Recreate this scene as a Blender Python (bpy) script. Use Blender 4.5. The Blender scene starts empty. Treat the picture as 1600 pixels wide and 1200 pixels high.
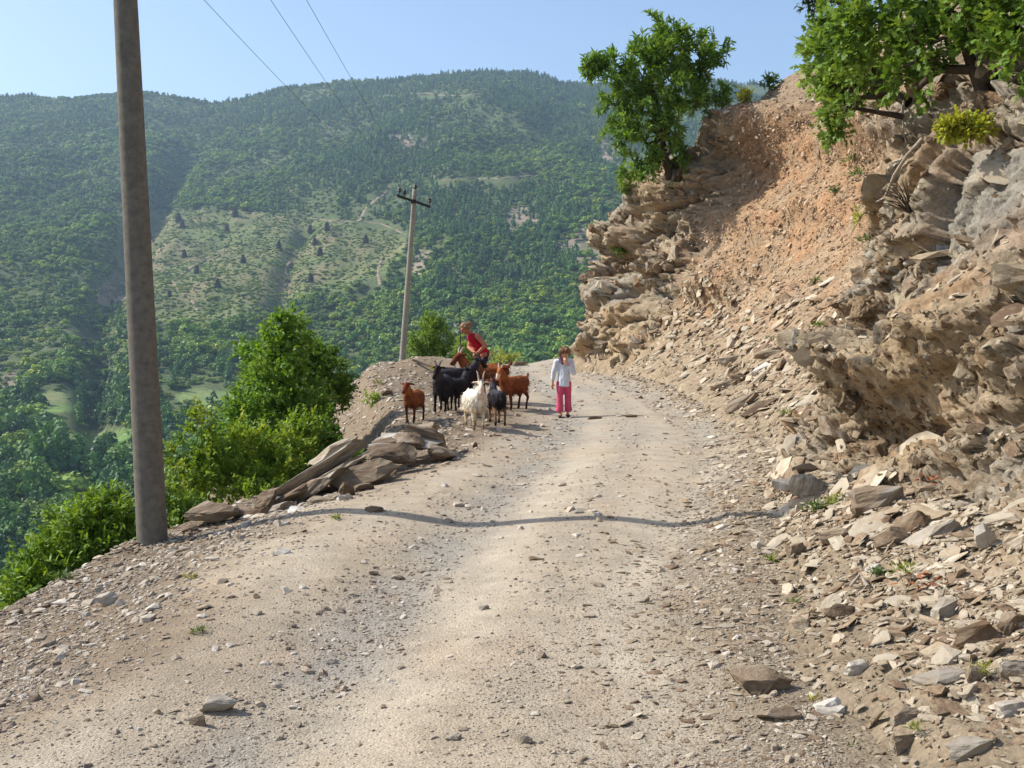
import bpy, bmesh, math, random
import numpy as np
from mathutils import Vector, Matrix

random.seed(7)
RNG = np.random.default_rng(11)
R = math.radians
scene = bpy.context.scene
COL = scene.collection

# ------------------------------------------------------------------ camera
FPX, PITCH, EYE = 1620.0, math.atan(100 / 1620.0), 1.6      # photo is 1600 x 1200
cam_data = bpy.data.cameras.new('camera')
cam_data.sensor_width = 36.0
cam_data.lens = 36.0 * FPX / 1600.0
cam_data.clip_start, cam_data.clip_end = 0.1, 9000.0
cam = bpy.data.objects.new('camera', cam_data)
cam.location = (0, 0, EYE)
cam.rotation_euler = (R(90) - PITCH, 0, 0)
COL.objects.link(cam)
scene.camera = cam

# ------------------------------------------------------------------ sky and sun
SUN_EL, SUN_AZ = R(41), R(12)                                 # sun on the left, a little ahead
to_sun = Vector((-math.cos(SUN_EL) * math.cos(SUN_AZ), math.cos(SUN_EL) * math.sin(SUN_AZ), math.sin(SUN_EL)))
world = bpy.data.worlds.new('World')
scene.world = world
world.use_nodes = True
wn = world.node_tree.nodes
wl = world.node_tree.links
wn.clear()
sky = wn.new('ShaderNodeTexSky')
sky.sky_type = 'NISHITA'
sky.sun_disc = False
sky.sun_elevation = SUN_EL
sky.sun_rotation = R(-90) + SUN_AZ
sky.altitude = 600
sky.air_density, sky.dust_density, sky.ozone_density = 1.0, 2.2, 2.0
bg = wn.new('ShaderNodeBackground')
bg.inputs['Strength'].default_value = 0.15
wo = wn.new('ShaderNodeOutputWorld')
wl.new(sky.outputs[0], bg.inputs['Color'])
wl.new(bg.outputs[0], wo.inputs['Surface'])

sun_data = bpy.data.lights.new('sun', 'SUN')
sun_data.energy = 4.5
sun_data.angle = R(0.53)
sun_data.color = (1.0, 0.955, 0.88)
sun = bpy.data.objects.new('sun', sun_data)
sun.rotation_euler = to_sun.to_track_quat('Z', 'Y').to_euler()
COL.objects.link(sun)

scene.view_settings.view_transform = 'Standard'
scene.view_settings.look = 'None'
scene.view_settings.exposure = 0.5
scene.view_settings.gamma = 1.0
scene.cycles.use_denoising = True
scene.cycles.max_bounces = 5
scene.cycles.diffuse_bounces = 3
scene.cycles.transmission_bounces = 3
scene.cycles.volume_bounces = 0
scene.cycles.transparent_max_bounces = 4

# ------------------------------------------------------------------ helpers
def P(px, py, depth):
    """photo pixel (1600 x 1200) at world depth y -> world point"""
    a, b = (px - 800) / FPX, (600 - py) / FPX
    c, s = math.cos(PITCH), math.sin(PITCH)
    dy = c + b * s
    dz = b * c - s
    return Vector((a / dy * depth, depth, EYE + dz / dy * depth))

def px_of(p):
    x, y, z = p[0], p[1], p[2] - EYE
    c, s = math.cos(PITCH), math.sin(PITCH)
    f = y * c - z * s
    return (800 + FPX * x / f, 600 - FPX * (z * c + y * s) / f)

def srgb(r, g, b):
    f = lambda v: (v / 255.0 / 12.92) if v / 255.0 <= 0.04045 else ((v / 255.0 + 0.055) / 1.055) ** 2.4
    return np.array([f(r), f(g), f(b)])

def tag(o, label=None, cat=None, group=None, kind=None):
    if label: o['label'] = label
    if cat: o['category'] = cat
    if group: o['group'] = group
    if kind: o['kind'] = kind
    return o

def link(o, parent=None):
    COL.objects.link(o)
    if parent is not None: o.parent = parent
    return o

def empty(name, loc=(0, 0, 0), rz=0.0):
    o = bpy.data.objects.new(name, None)
    o.empty_display_size = 0.2
    o.location = loc
    o.rotation_euler = (0, 0, rz)
    return link(o)

def mesh_np(name, verts, faces, mat=None, smooth=False, cols=None):
    """verts (n,3), faces (m,k) arrays -> mesh data; cols (n,3) linear colours"""
    verts = np.asarray(verts, dtype=np.float32)
    faces = np.asarray(faces, dtype=np.int32)
    me = bpy.data.meshes.new(name)
    n, (m, k) = len(verts), faces.shape
    me.vertices.add(n)
    me.vertices.foreach_set('co', verts.ravel())
    me.loops.add(m * k)
    me.loops.foreach_set('vertex_index', faces.ravel())
    me.polygons.add(m)
    me.polygons.foreach_set('loop_start', np.arange(0, m * k, k, dtype=np.int32))
    me.polygons.foreach_set('loop_total', np.full(m, k, dtype=np.int32))
    if smooth: me.polygons.foreach_set('use_smooth', np.ones(m, dtype=bool))
    me.update(calc_edges=True)
    if cols is not None:
        at = me.color_attributes.new('Col', 'FLOAT_COLOR', 'POINT')
        c4 = np.ones((n, 4), dtype=np.float32); c4[:, :3] = cols
        at.data.foreach_set('color', c4.ravel())
    if mat is not None: me.materials.append(mat)
    return me

def obj(name, me, parent=None, loc=(0, 0, 0)):
    o = bpy.data.objects.new(name, me)
    o.location = loc
    return link(o, parent)

# vectorised noise -------------------------------------------------
def _hash(ix, iy, iz, seed):
    with np.errstate(over='ignore'):
        h = ix.astype(np.uint32) * np.uint32(374761393) + iy.astype(np.uint32) * np.uint32(668265263) \
            + iz.astype(np.uint32) * np.uint32(2246822519) + np.uint32(seed * 3266489917 % 4294967296)
        h = (h ^ (h >> np.uint32(13))) * np.uint32(1274126177)
        h = (h ^ (h >> np.uint32(16))) * np.uint32(2654435761)
        h ^= h >> np.uint32(15)
    return h.astype(np.float64) / 4294967295.0

def vnoise(x, y, z, seed=0):
    x, y, z = np.broadcast_arrays(np.asarray(x, float), np.asarray(y, float), np.asarray(z, float))
    fx, fy, fz = np.floor(x), np.floor(y), np.floor(z)
    ix, iy, iz = fx.astype(np.int64), fy.astype(np.int64), fz.astype(np.int64)
    tx, ty, tz = x - fx, y - fy, z - fz
    tx, ty, tz = [t * t * t * (t * (t * 6 - 15) + 10) for t in (tx, ty, tz)]
    out = 0
    for dx in (0, 1):
        for dy in (0, 1):
            for dz in (0, 1):
                w = (tx if dx else 1 - tx) * (ty if dy else 1 - ty) * (tz if dz else 1 - tz)
                out = out + w * _hash(ix + dx, iy + dy, iz + dz, seed)
    return out * 2 - 1

def fbm(x, y, z=0.0, octv=4, seed=0, gain=0.5):
    a, f, s, t = 1.0, 1.0, 0.0, 0.0
    for i in range(octv):
        s = s + a * vnoise(x * f, y * f, z * f if not np.isscalar(z) else np.float64(z * f + i * 7.3), seed + i)
        t += a; a *= gain; f *= 2.03
    return s / t

def worley(x, y, z, seed=0, planes=False):
    fx, fy, fz = np.floor(x), np.floor(y), np.floor(z)
    f1 = np.full(x.shape, 9.0); f2 = np.full(x.shape, 9.0); cid = np.zeros(x.shape); pl = np.zeros(x.shape)
    for dx in (-1, 0, 1):
        for dy in (-1, 0, 1):
            for dz in (-1, 0, 1):
                cx, cy, cz = (fx + dx).astype(np.int64), (fy + dy).astype(np.int64), (fz + dz).astype(np.int64)
                px = cx + _hash(cx, cy, cz, seed + 1)
                py = cy + _hash(cx, cy, cz, seed + 2)
                pz = cz + _hash(cx, cy, cz, seed + 3)
                d = np.sqrt((px - x) ** 2 + (py - y) ** 2 + (pz - z) ** 2)
                near = d < f1
                f2 = np.where(near, f1, np.minimum(f2, d))
                cid = np.where(near, _hash(cx, cy, cz, seed + 4), cid)
                if planes:                                   # every cell is a tilted facet
                    g = [_hash(cx, cy, cz, seed + 5 + i) * 2 - 1 for i in range(3)]
                    pl = np.where(near, g[0] * (x - px) + g[1] * (y - py) + g[2] * (z - pz), pl)
                f1 = np.where(near, d, f1)
    return (f1, f2, cid, pl) if planes else (f1, f2, cid)

def sstep(a, b, x):
    t = np.clip((x - a) / (b - a), 0, 1)
    return t * t * (3 - 2 * t)

def mixc(a, b, t):
    t = np.asarray(t)[..., None]
    return a * (1 - t) + b * t

def unit(v):
    return v / np.maximum(np.linalg.norm(v, axis=-1, keepdims=True), 1e-9)

# materials --------------------------------------------------------
def new_mat(name):
    m = bpy.data.materials.new(name)
    m.use_nodes = True
    nt = m.node_tree
    nt.nodes.clear()
    out = nt.nodes.new('ShaderNodeOutputMaterial')
    return m, nt, out

def N(nt, t, **kw):
    n = nt.nodes.new(t)
    for k, v in kw.items():
        if k in n.inputs: n.inputs[k].default_value = v
        else: setattr(n, k, v)
    return n

def noise_node(nt, scale, detail=5.0, rough=0.6, coord='Object'):
    tc = N(nt, 'ShaderNodeTexCoord')
    n = N(nt, 'ShaderNodeTexNoise')
    n.inputs['Scale'].default_value = scale
    n.inputs['Detail'].default_value = detail
    n.inputs['Roughness'].default_value = rough
    nt.links.new(tc.outputs[coord], n.inputs['Vector'])
    return n

def ramp(nt, src, stops):
    r = N(nt, 'ShaderNodeValToRGB')
    el = r.color_ramp.elements
    while len(el) < len(stops): el.new(0.5)
    for e, (p, c) in zip(el, stops):
        e.position = p
        e.color = (*c, 1) if len(c) == 3 else c
    nt.links.new(src, r.inputs['Fac'])
    return r

def mul(nt, a, b, fac=1.0):
    m = N(nt, 'ShaderNodeMix', data_type='RGBA', blend_type='MULTIPLY')
    m.inputs['Factor'].default_value = fac
    nt.links.new(a, m.inputs[6]); nt.links.new(b, m.inputs[7])
    return m.outputs[2]

def bsdf_out(nt, out, color, rough=0.9, spec=0.2, bump=None, strength=0.5, dist=0.02):
    b = N(nt, 'ShaderNodeBsdfPrincipled')
    b.inputs['Roughness'].default_value = rough
    b.inputs['Specular IOR Level'].default_value = spec
    if isinstance(color, (tuple, list, np.ndarray)): b.inputs['Base Color'].default_value = (*color, 1)
    else: nt.links.new(color, b.inputs['Base Color'])
    if bump is not None:
        bp = N(nt, 'ShaderNodeBump')
        bp.inputs['Strength'].default_value = strength
        bp.inputs['Distance'].default_value = dist
        nt.links.new(bump, bp.inputs['Height'])
        nt.links.new(bp.outputs[0], b.inputs['Normal'])
    nt.links.new(b.outputs[0], out.inputs['Surface'])
    return b

def mat_earth(name, scales=((9, 0.35), (60, 0.5)), bump_scale=45, bump=0.6, dist=0.02):
    """colour attribute with fine speckle and grit relief"""
    m, nt, out = new_mat(name)
    at = N(nt, 'ShaderNodeAttribute', attribute_name='Col')
    c = at.outputs['Color']
    for s, k in scales:
        n = noise_node(nt, s, 6, 0.7)
        r = ramp(nt, n.outputs[0], [(0.25, (1 - k,) * 3), (0.5, (1, 1, 1)), (0.78, (1 + k * 0.8, 1 + k * 0.78, 1 + k * 0.74))])
        c = mul(nt, c, r.outputs[0])
    vo = N(nt, 'ShaderNodeTexVoronoi'); vo.inputs['Scale'].default_value = bump_scale
    tc = N(nt, 'ShaderNodeTexCoord'); nt.links.new(tc.outputs['Object'], vo.inputs['Vector'])
    nb = noise_node(nt, bump_scale * 0.6, 8, 0.75)
    ad = N(nt, 'ShaderNodeMath', operation='SUBTRACT')
    nt.links.new(nb.outputs[0], ad.inputs[0]); 
    sc = N(nt, 'ShaderNodeMath', operation='MULTIPLY'); sc.inputs[1].default_value = 0.45
    nt.links.new(vo.outputs['Distance'], sc.inputs[0]); nt.links.new(sc.outputs[0], ad.inputs[1])
    bsdf_out(nt, out, c, 0.95, 0.1, ad.outputs[0], bump, dist)
    return m

def mat_stone(name, stops, scale=7.0, stretch=(1, 1, 1), bump=0.7, dist=0.012, rnd=0.35):
    """loose rock: tone varies stone to stone and along its bedding"""
    m, nt, out = new_mat(name)
    tc = N(nt, 'ShaderNodeTexCoord')
    oi = N(nt, 'ShaderNodeObjectInfo')
    mp = N(nt, 'ShaderNodeMapping'); mp.inputs['Scale'].default_value = stretch
    nt.links.new(tc.outputs['Object'], mp.inputs['Vector'])
    ad = N(nt, 'ShaderNodeVectorMath', operation='ADD')
    sc = N(nt, 'ShaderNodeVectorMath', operation='SCALE'); sc.inputs[3].default_value = 37.0
    cb = N(nt, 'ShaderNodeCombineXYZ')
    for i in range(3): nt.links.new(oi.outputs['Random'], cb.inputs[i])
    nt.links.new(cb.outputs[0], sc.inputs[0])
    nt.links.new(mp.outputs[0], ad.inputs[0]); nt.links.new(sc.outputs[0], ad.inputs[1])
    n = N(nt, 'ShaderNodeTexNoise'); n.inputs['Scale'].default_value = scale
    n.inputs['Detail'].default_value = 7; n.inputs['Roughness'].default_value = 0.7
    nt.links.new(ad.outputs[0], n.inputs['Vector'])
    mx = N(nt, 'ShaderNodeMath', operation='MULTIPLY_ADD')
    mx.inputs[1].default_value = rnd * 1.6; mx.inputs[2].default_value = -rnd * 0.8
    nt.links.new(oi.outputs['Random'], mx.inputs[0])
    sm = N(nt, 'ShaderNodeMath', operation='ADD')
    nt.links.new(n.outputs[0], sm.inputs[0]); nt.links.new(mx.outputs[0], sm.inputs[1])
    r = ramp(nt, sm.outputs[0], stops)
    bsdf_out(nt, out, r.outputs[0], 0.9, 0.15, n.outputs[0], bump, dist)
    return m

def mat_leaf(name, trans=0.3, rnd=0.35, hue=0.0):
    """leaf colour from attribute, varied per object; light shines through"""
    m, nt, out = new_mat(name)
    at = N(nt, 'ShaderNodeAttribute', attribute_name='Col')
    oi = N(nt, 'ShaderNodeObjectInfo')
    r = ramp(nt, oi.outputs['Random'], [(0, (1 - rnd, 1 - rnd * 0.9, 1 - rnd * 0.6)), (0.5, (1, 1, 1)), (1, (1 + rnd * 1.2, 1 + rnd * 0.7, 1 - rnd * 0.1))])
    c = mul(nt, at.outputs['Color'], r.outputs[0])
    d = N(nt, 'ShaderNodeBsdfPrincipled')
    d.inputs['Roughness'].default_value = 0.55
    d.inputs['Specular IOR Level'].default_value = 0.25
    t = N(nt, 'ShaderNodeBsdfTranslucent')
    nt.links.new(c, d.inputs['Base Color'])
    tcol = N(nt, 'ShaderNodeMix', data_type='RGBA', blend_type='MULTIPLY'); tcol.inputs['Factor'].default_value = 1
    tcol.inputs[7].default_value = (1.3, 1.2, 0.55, 1)
    nt.links.new(c, tcol.inputs[6]); nt.links.new(tcol.outputs[2], t.inputs['Color'])
    mx = N(nt, 'ShaderNodeMixShader'); mx.inputs[0].default_value = trans
    nt.links.new(d.outputs[0], mx.inputs[1]); nt.links.new(t.outputs[0], mx.inputs[2])
    nt.links.new(mx.outputs[0], out.inputs['Surface'])
    return m

def mat_plain(name, color, rough=0.8, var=0.25, scale=30, bump=0.3, dist=0.004, spec=0.2):
    m, nt, out = new_mat(name)
    n = noise_node(nt, scale, 6, 0.65)
    c = np.array(color)
    r = ramp(nt, n.outputs[0], [(0.3, tuple(c * (1 - var))), (0.52, tuple(c)), (0.75, tuple(np.minimum(c * (1 + var), 1)))])
    bsdf_out(nt, out, r.outputs[0], rough, spec, n.outputs[0], bump, dist)
    return m

def mat_vcol(name, rough=0.8, scale=60, var=0.3, bump=0.4, dist=0.005, spec=0.15):
    m, nt, out = new_mat(name)
    at = N(nt, 'ShaderNodeAttribute', attribute_name='Col')
    n = noise_node(nt, scale, 6, 0.7)
    r = ramp(nt, n.outputs[0], [(0.3, (1 - var,) * 3), (0.5, (1, 1, 1)), (0.75, (1 + var,) * 3)])
    bsdf_out(nt, out, mul(nt, at.outputs['Color'], r.outputs[0]), rough, spec, n.outputs[0], bump, dist)
    return m

M = {}
M['road'] = mat_earth('dusty_road', ((3, 0.14), (26, 0.2), (110, 0.42)), 75, 0.8, 0.014)
M['verge'] = mat_earth('stony_verge', ((3, 0.2), (22, 0.3), (80, 0.5)), 48, 0.9, 0.022)
M['cliff'] = mat_earth('rock_and_scree', ((1.3, 0.25), (7, 0.35), (38, 0.45)), 22, 0.9, 0.03)
M['far'] = mat_earth('far_slope', ((0.012, 0.3), (0.06, 0.35), (0.4, 0.4)), 0.35, 0.5, 0.6)
M['slate'] = mat_stone('slate', [(0.1, srgb(112, 92, 74)), (0.3, srgb(146, 126, 102)), (0.5, srgb(164, 147, 122)), (0.68, srgb(168, 158, 140)), (0.85, srgb(184, 166, 138)), (0.98, srgb(200, 194, 180))], 6.0, (1, 1, 5), rnd=0.5)
M['scree'] = mat_stone('scree', [(0.1, srgb(118, 90, 68)), (0.35, srgb(158, 130, 102)), (0.6, srgb(174, 150, 122)), (0.85, srgb(190, 174, 150))], 6.0, (1, 1, 5), rnd=0.5)
M['pebble'] = mat_stone('pebble', [(0.08, srgb(126, 112, 98)), (0.3, srgb(164, 148, 128)), (0.6, srgb(182, 168, 148)), (0.85, srgb(202, 192, 176))], 8.0, rnd=0.5)
M['bedrock'] = mat_stone('bedrock', [(0.28, srgb(104, 84, 64)), (0.42, srgb(134, 118, 98)), (0.58, srgb(144, 136, 123)), (0.75, srgb(164, 152, 132))], 3.0, (1, 1, 3), 0.9, 0.03, rnd=0.25)
M['facerock'] = mat_stone('face_rock', [(0.25, srgb(116, 94, 70)), (0.42, srgb(140, 120, 94)), (0.58, srgb(152, 138, 116)), (0.75, srgb(168, 152, 126))], 3.0, (1, 1, 3), 0.9, 0.03, rnd=0.25)
M['brownrock'] = mat_stone('brown_rock', [(0.30, srgb(96, 80, 64)), (0.45, srgb(126, 108, 88)), (0.58, srgb(148, 132, 110)), (0.72, srgb(170, 158, 138))], 3.0, (1, 1, 5), 1.0, 0.05, rnd=0.25)
M['greyrock'] = mat_stone('grey_rock', [(0.30, srgb(116, 104, 92)), (0.45, srgb(150, 140, 126)), (0.58, srgb(172, 164, 150)), (0.72, srgb(196, 190, 178))], 3.0, (1, 1, 6), 1.0, 0.05, rnd=0.2)
M['palerock'] = mat_stone('pale_rock', [(0.28, srgb(132, 122, 108)), (0.45, srgb(164, 154, 138)), (0.6, srgb(184, 176, 162)), (0.75, srgb(206, 202, 194))], 4.0, (1, 1, 2), 0.8, 0.015, rnd=0.15)
M['leaf'] = mat_leaf('leaf', 0.36)
M['farleaf'] = mat_leaf('far_leaf', 0.2, 0.5)
M['bark'] = mat_plain('bark', srgb(74, 62, 50), 0.9, 0.4, 22, 0.8, 0.01)
M['deadwood'] = mat_plain('dead_wood', srgb(160, 148, 132), 0.9, 0.35, 24, 0.8, 0.01)

# ------------------------------------------------------------------ instancer for what nobody could count
def proto_collection(name, meshes):
    c = bpy.data.collections.new(name)
    for i, me in enumerate(meshes):
        c.objects.link(bpy.data.objects.new('%s_%02d' % (name, i), me))
    return c

def instancer(name, pts, rots, scls, idx, collection):
    """one object whose points carry instances (loose stones, far trees)"""
    me = bpy.data.meshes.new(name)
    n = len(pts)
    me.vertices.add(n)
    me.vertices.foreach_set('co', np.asarray(pts, np.float32).ravel())
    a = me.attributes.new('rot', 'FLOAT_VECTOR', 'POINT'); a.data.foreach_set('vector', np.asarray(rots, np.float32).ravel())
    a = me.attributes.new('scl', 'FLOAT_VECTOR', 'POINT'); a.data.foreach_set('vector', np.asarray(scls, np.float32).ravel())
    a = me.attributes.new('idx', 'INT', 'POINT'); a.data.foreach_set('value', np.asarray(idx, np.int32))
    o = obj(name, me)
    ng = bpy.data.node_groups.new(name, 'GeometryNodeTree')
    ng.interface.new_socket('Geometry', in_out='INPUT', socket_type='NodeSocketGeometry')
    ng.interface.new_socket('Geometry', in_out='OUTPUT', socket_type='NodeSocketGeometry')
    gi, go = ng.nodes.new('NodeGroupInput'), ng.nodes.new('NodeGroupOutput')
    ci = ng.nodes.new('GeometryNodeCollectionInfo')
    ci.inputs['Collection'].default_value = collection
    ci.inputs['Separate Children'].default_value = True
    ci.inputs['Reset Children'].default_value = True
    ip = ng.nodes.new('GeometryNodeInstanceOnPoints')
    ip.inputs['Pick Instance'].default_value = True
    def attr(nm, dt):
        t = ng.nodes.new('GeometryNodeInputNamedAttribute'); t.data_type = dt
        t.inputs['Name'].default_value = nm
        return [s for s in t.outputs if s.enabled][0]
    ng.links.new(gi.outputs[0], ip.inputs['Points'])
    ng.links.new(ci.outputs[0], ip.inputs['Instance'])
    ng.links.new(attr('idx', 'INT'), ip.inputs['Instance Index'])
    er = ng.nodes.new('FunctionNodeEulerToRotation')
    ng.links.new(attr('rot', 'FLOAT_VECTOR'), er.inputs[0])
    ng.links.new(er.outputs[0], ip.inputs['Rotation'])
    ng.links.new(attr('scl', 'FLOAT_VECTOR'), ip.inputs['Scale'])
    ng.links.new(ip.outputs[0], go.inputs[0])
    o.modifiers.new('scatter', 'NODES').node_group = ng
    return o

# ------------------------------------------------------------------ rock meshes
def hull_rock(name, mat, seed, dims=(1, 1, 1), npts=14, sub=0, rough=0.0, jit=0.35):
    """an angular stone: hull of points on a flattened block; optional broken relief"""
    rr = random.Random(seed)
    bm = bmesh.new()
    for _ in range(npts):
        v = Vector((rr.gauss(0, 1), rr.gauss(0, 1), rr.gauss(0, 1))).normalized()
        k = max(abs(v.x), abs(v.y), abs(v.z))
        v = v.lerp(v / k, 0.65) * rr.uniform(1 - jit, 1.0)
        bm.verts.new((v.x * dims[0] * 0.5, v.y * dims[1] * 0.5, v.z * dims[2] * 0.5))
    r = bmesh.ops.convex_hull(bm, input=bm.verts)
    bmesh.ops.delete(bm, geom=list({g for g in r['geom_interior'] + r['geom_unused'] if isinstance(g, bmesh.types.BMVert)}), context='VERTS')
    for s in range(sub):
        bmesh.ops.subdivide_edges(bm, edges=bm.edges[:], cuts=1, use_grid_fill=True)
        bmesh.ops.triangulate(bm, faces=bm.faces[:])
    if sub:
        co = np.array([v.co[:] for v in bm.verts])
        q = co / max(dims) * 3.0
        n1 = np.stack([fbm(q[:, 0] + 9 * i, q[:, 1], q[:, 2] * 2.5, 3, seed + i) for i in range(3)], 1)
        lay = np.sin(co[:, 2] / dims[2] * 19 + n1[:, 0] * 5) * np.sign(n1[:, 1])
        co = co + n1 * rough * min(dims) * 1.2
        co[:, :2] *= (1 + lay * rough * 0.6)[:, None]
        for v, c in zip(bm.verts, co): v.co = c
    bm.normal_update()
    me = bpy.data.meshes.new(name)
    bm.to_mesh(me); bm.free()
    if mat: me.materials.append(mat)
    return me

# ================================================================== THE LAY OF THE LAND
XL_Y = [-4, 3, 5, 6.8, 9, 10.6, 12.5, 14.4, 16.5, 18, 20, 24, 30, 36, 40, 46, 60]
XL_X = [-3.9, -3.7, -3.5, -3.45, -3.3, -2.75, -2.15, -1.65, -1.65, -1.95, -2.35, -3.05, -4.0, -4.75, -5.0, -4.6, -4]
XR_Y = [-4, 3, 5, 7, 8.6, 10, 11.8, 14, 17.3, 24, 29, 33, 36, 40, 46, 60]
XR_X = [0.7, 0.85, 1.05, 1.5, 2.0, 2.4, 2.9, 3.3, 3.5, 3.5, 3.3, 2.4, 2.4, 3.6, 6, 12]
def xl(y): return np.interp(y, XL_Y, XL_X)
def xr(y): return np.interp(y, XR_Y, XR_X)
def rut(y): return np.interp(y, [0, 4.5, 6.5, 8.6, 11.8, 16, 22, 30, 40], [-1.5, -0.9, -0.64, -0.33, 0.3, 0.9, 1.0, 0.3, 0.2])

def ground_z(x, y, fine=True):
    x = np.asarray(x, float); y = np.asarray(y, float)
    L, Rr, c = xl(y), xr(y), rut(y)
    edge = np.interp(y, [-4, 6, 9, 12, 14.5, 17, 20, 26, 40, 60], [-0.42, -0.40, -0.36, -0.2, -0.04, 0.02, 0.1, 0.12, 0.0, -2.0])
    base = np.interp(y, [-4, 13, 15, 18, 22, 28, 38, 44, 60], [0, 0, -0.07, -0.07, -0.02, 0.0, 0.0, -0.35, -2.2])
    # left shoulder to road
    t = sstep(0, 1, (x - L) / np.maximum(np.minimum(2.0, (c - L) * 0.85), 0.6))
    z = edge * (1 - t) + base * t
    s = x - c
    z = z + (-0.075 * np.exp(-(s / 0.5) ** 2) + 0.03 * np.exp(-((s - 1.2) / 0.5) ** 2) - 0.03 * np.exp(-((s - 1.85) / 0.4) ** 2)) * (0.35 + 0.65 * np.exp(-np.maximum(y - 10, 0) / 6))
    z = z + 0.12 * sstep(-0.7, 0.1, x - Rr)
    # berms
    z = z + 0.55 * np.exp(-((x + 2.3) / 1.5) ** 2 - ((y - 30) / 2.0) ** 2)
    z = z + 0.22 * np.exp(-((x - 1.9) / 0.9) ** 2 - ((y - 37.5) / 1.4) ** 2)
    z = z + 0.10 * np.exp(-((x + 1.0) / 0.8) ** 2 - ((y - 18.5) / 2.5) ** 2)
    # fill slope down to the valley
    d = np.maximum(L - x, 0)
    slope = np.interp(y, [0, 10, 14, 20, 60], [0.95, 0.95, 0.8, 0.72, 0.8])
    z = z - d * slope * np.clip(d / 0.5, 0, 1) * 1.0
    z = z + (0.018 + 0.03 * np.clip(d, 0, 4)) * fbm(x * 0.7, y * 0.7, 0.0, 3, 3)
    if fine:
        rough = 0.35 + 0.9 * sstep(0.3, -0.8, x - L - 0.8) + 0.6 * sstep(-0.9, 0, x - Rr)
        z = z + 0.05 * np.clip(d, 0, 1.5) * fbm(x * 2.2, y * 2.2, 4.4, 4, 6, 0.6)
        z = z + 0.016 * rough * fbm(x * 5, y * 5, 1.7, 4, 5, 0.6)
    return z

# --- near ground sheet: nonuniform grid, split into the road and the verges
gy = [-3.0]
while gy[-1] < 60: gy.append(gy[-1] + max(0.035, 0.006 * abs(gy[-1])))
gy = np.array(gy)
gx = np.concatenate([np.geomspace(90, 6.2, 60) * -1, np.arange(-6.1, 4.4, 0.042), np.geomspace(4.5, 14, 14)])
GX, GY = np.meshgrid(gx, gy)
GZ = ground_z(GX, GY)
L, Rr, C = xl(GY), xr(GY), rut(GY)
S = GX - C
tan_, grey, brown, pale = srgb(176, 159, 135), srgb(157, 150, 137), srgb(134, 118, 98), srgb(190, 176, 154)
n1 = fbm(GX * 1.1, GY * 0.55, 3.3, 4, 21)
n2 = fbm(GX * 2.7, GY * 1.6, 5.1, 4, 22)
n3 = fbm(GX * 8, GY * 8, 2.0, 3, 23)
col = np.broadcast_to(tan_, GX.shape + (3,)).copy()
tracks = np.exp(-((S - 0.47) / 0.3) ** 2) + np.exp(-((S - 1.45) / 0.3) ** 2) + 0.7 * np.exp(-((S + 0.75) / 0.25) ** 2)
col = mixc(col, pale, np.clip(0.15 + 0.8 * n1 + 0.8 * tracks, 0, 1))
g_rut = np.exp(-((S) / 0.32) ** 2) * np.clip(0.75 + 1.0 * n2, 0, 1)
g_mid = np.exp(-((S - 2.0) / 0.28) ** 2) * 0.6 + 0.55 * sstep(0.9, 0.0, Rr - GX) + 0.35 * np.exp(-((S - 0.95) / 0.3) ** 2)
farg = 0.55 * sstep(10, 15, GY)
grey_f = np.clip(1.15 * g_rut + 1.1 * g_mid * np.clip(0.8 + 1.2 * n2, 0, 1) + farg * np.clip(0.6 + n1, 0, 1), 0, 1)
col = mixc(col, grey, grey_f)
br = sstep(0.35, -0.8, GX - L - 1.85 + 0.5 * n1 + 0.25 * n2)
tal_ = sstep(-0.7, 0.1, GX - Rr + 0.4 * n2)
br = np.maximum(br, sstep(13, 15.5, GY) * sstep(0.3, -0.7, GX - np.interp(GY, [13, 16, 20, 26, 40], [-0.8, 0.3, 0.6, -1.2, -3])))
col = mixc(col, brown, np.clip(br, 0, 1))
col = mixc(col, srgb(150, 135, 113), tal_)
og = srgb(182, 142, 104)
col = mixc(col, og, 0.22 * np.clip(n2 * 1.6 - 0.25, 0, 1) * (1 - 0.5 * br))
gsl = sstep(0.3, 2.5, L - GX)
col = mixc(col, srgb(128, 110, 90), 0.6 * gsl)
green = srgb(62, 78, 34)
col = mixc(col, green, np.clip(sstep(2.0, 6.0, L - GX) * (0.75 + 0.8 * n2) * np.where((GY > 15) & (GX > -9), 0.15, 1.0), 0, 1))
col *= (1 + 0.16 * n3)[..., None]
ny, nx = GX.shape
idg = np.arange(ny * nx).reshape(ny, nx)
quads = np.stack([idg[:-1, :-1], idg[:-1, 1:], idg[1:, 1:], idg[1:, :-1]], -1)
cx, cy = GX[:-1, :-1], GY[:-1, :-1]
is_road = (cx > xl(cy) + np.interp(cy, [0, 10, 14, 16, 22, 40], [1.1, 1.0, 1.0, 1.9, 2.6, 2.2])) & (cx < xr(cy) + 0.1) & (cy < 44)
V = np.stack([GX, GY, GZ], -1).reshape(-1, 3)
Cc = col.reshape(-1, 3)
def submesh(name, mask, mat):
    f = quads[mask]
    used, inv = np.unique(f, return_inverse=True)
    return mesh_np(name, V[used], inv.reshape(f.shape), mat, True, Cc[used])
road = tag(obj('road', submesh('road', is_road, M['road'])), 'dusty unpaved mountain road with gravel wheel ruts', None, None, 'structure')
ground = tag(obj('ground', submesh('ground', ~is_road, M['verge'])), 'stony brown road shoulder and fill slope falling to the valley', None, None, 'structure')

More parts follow.
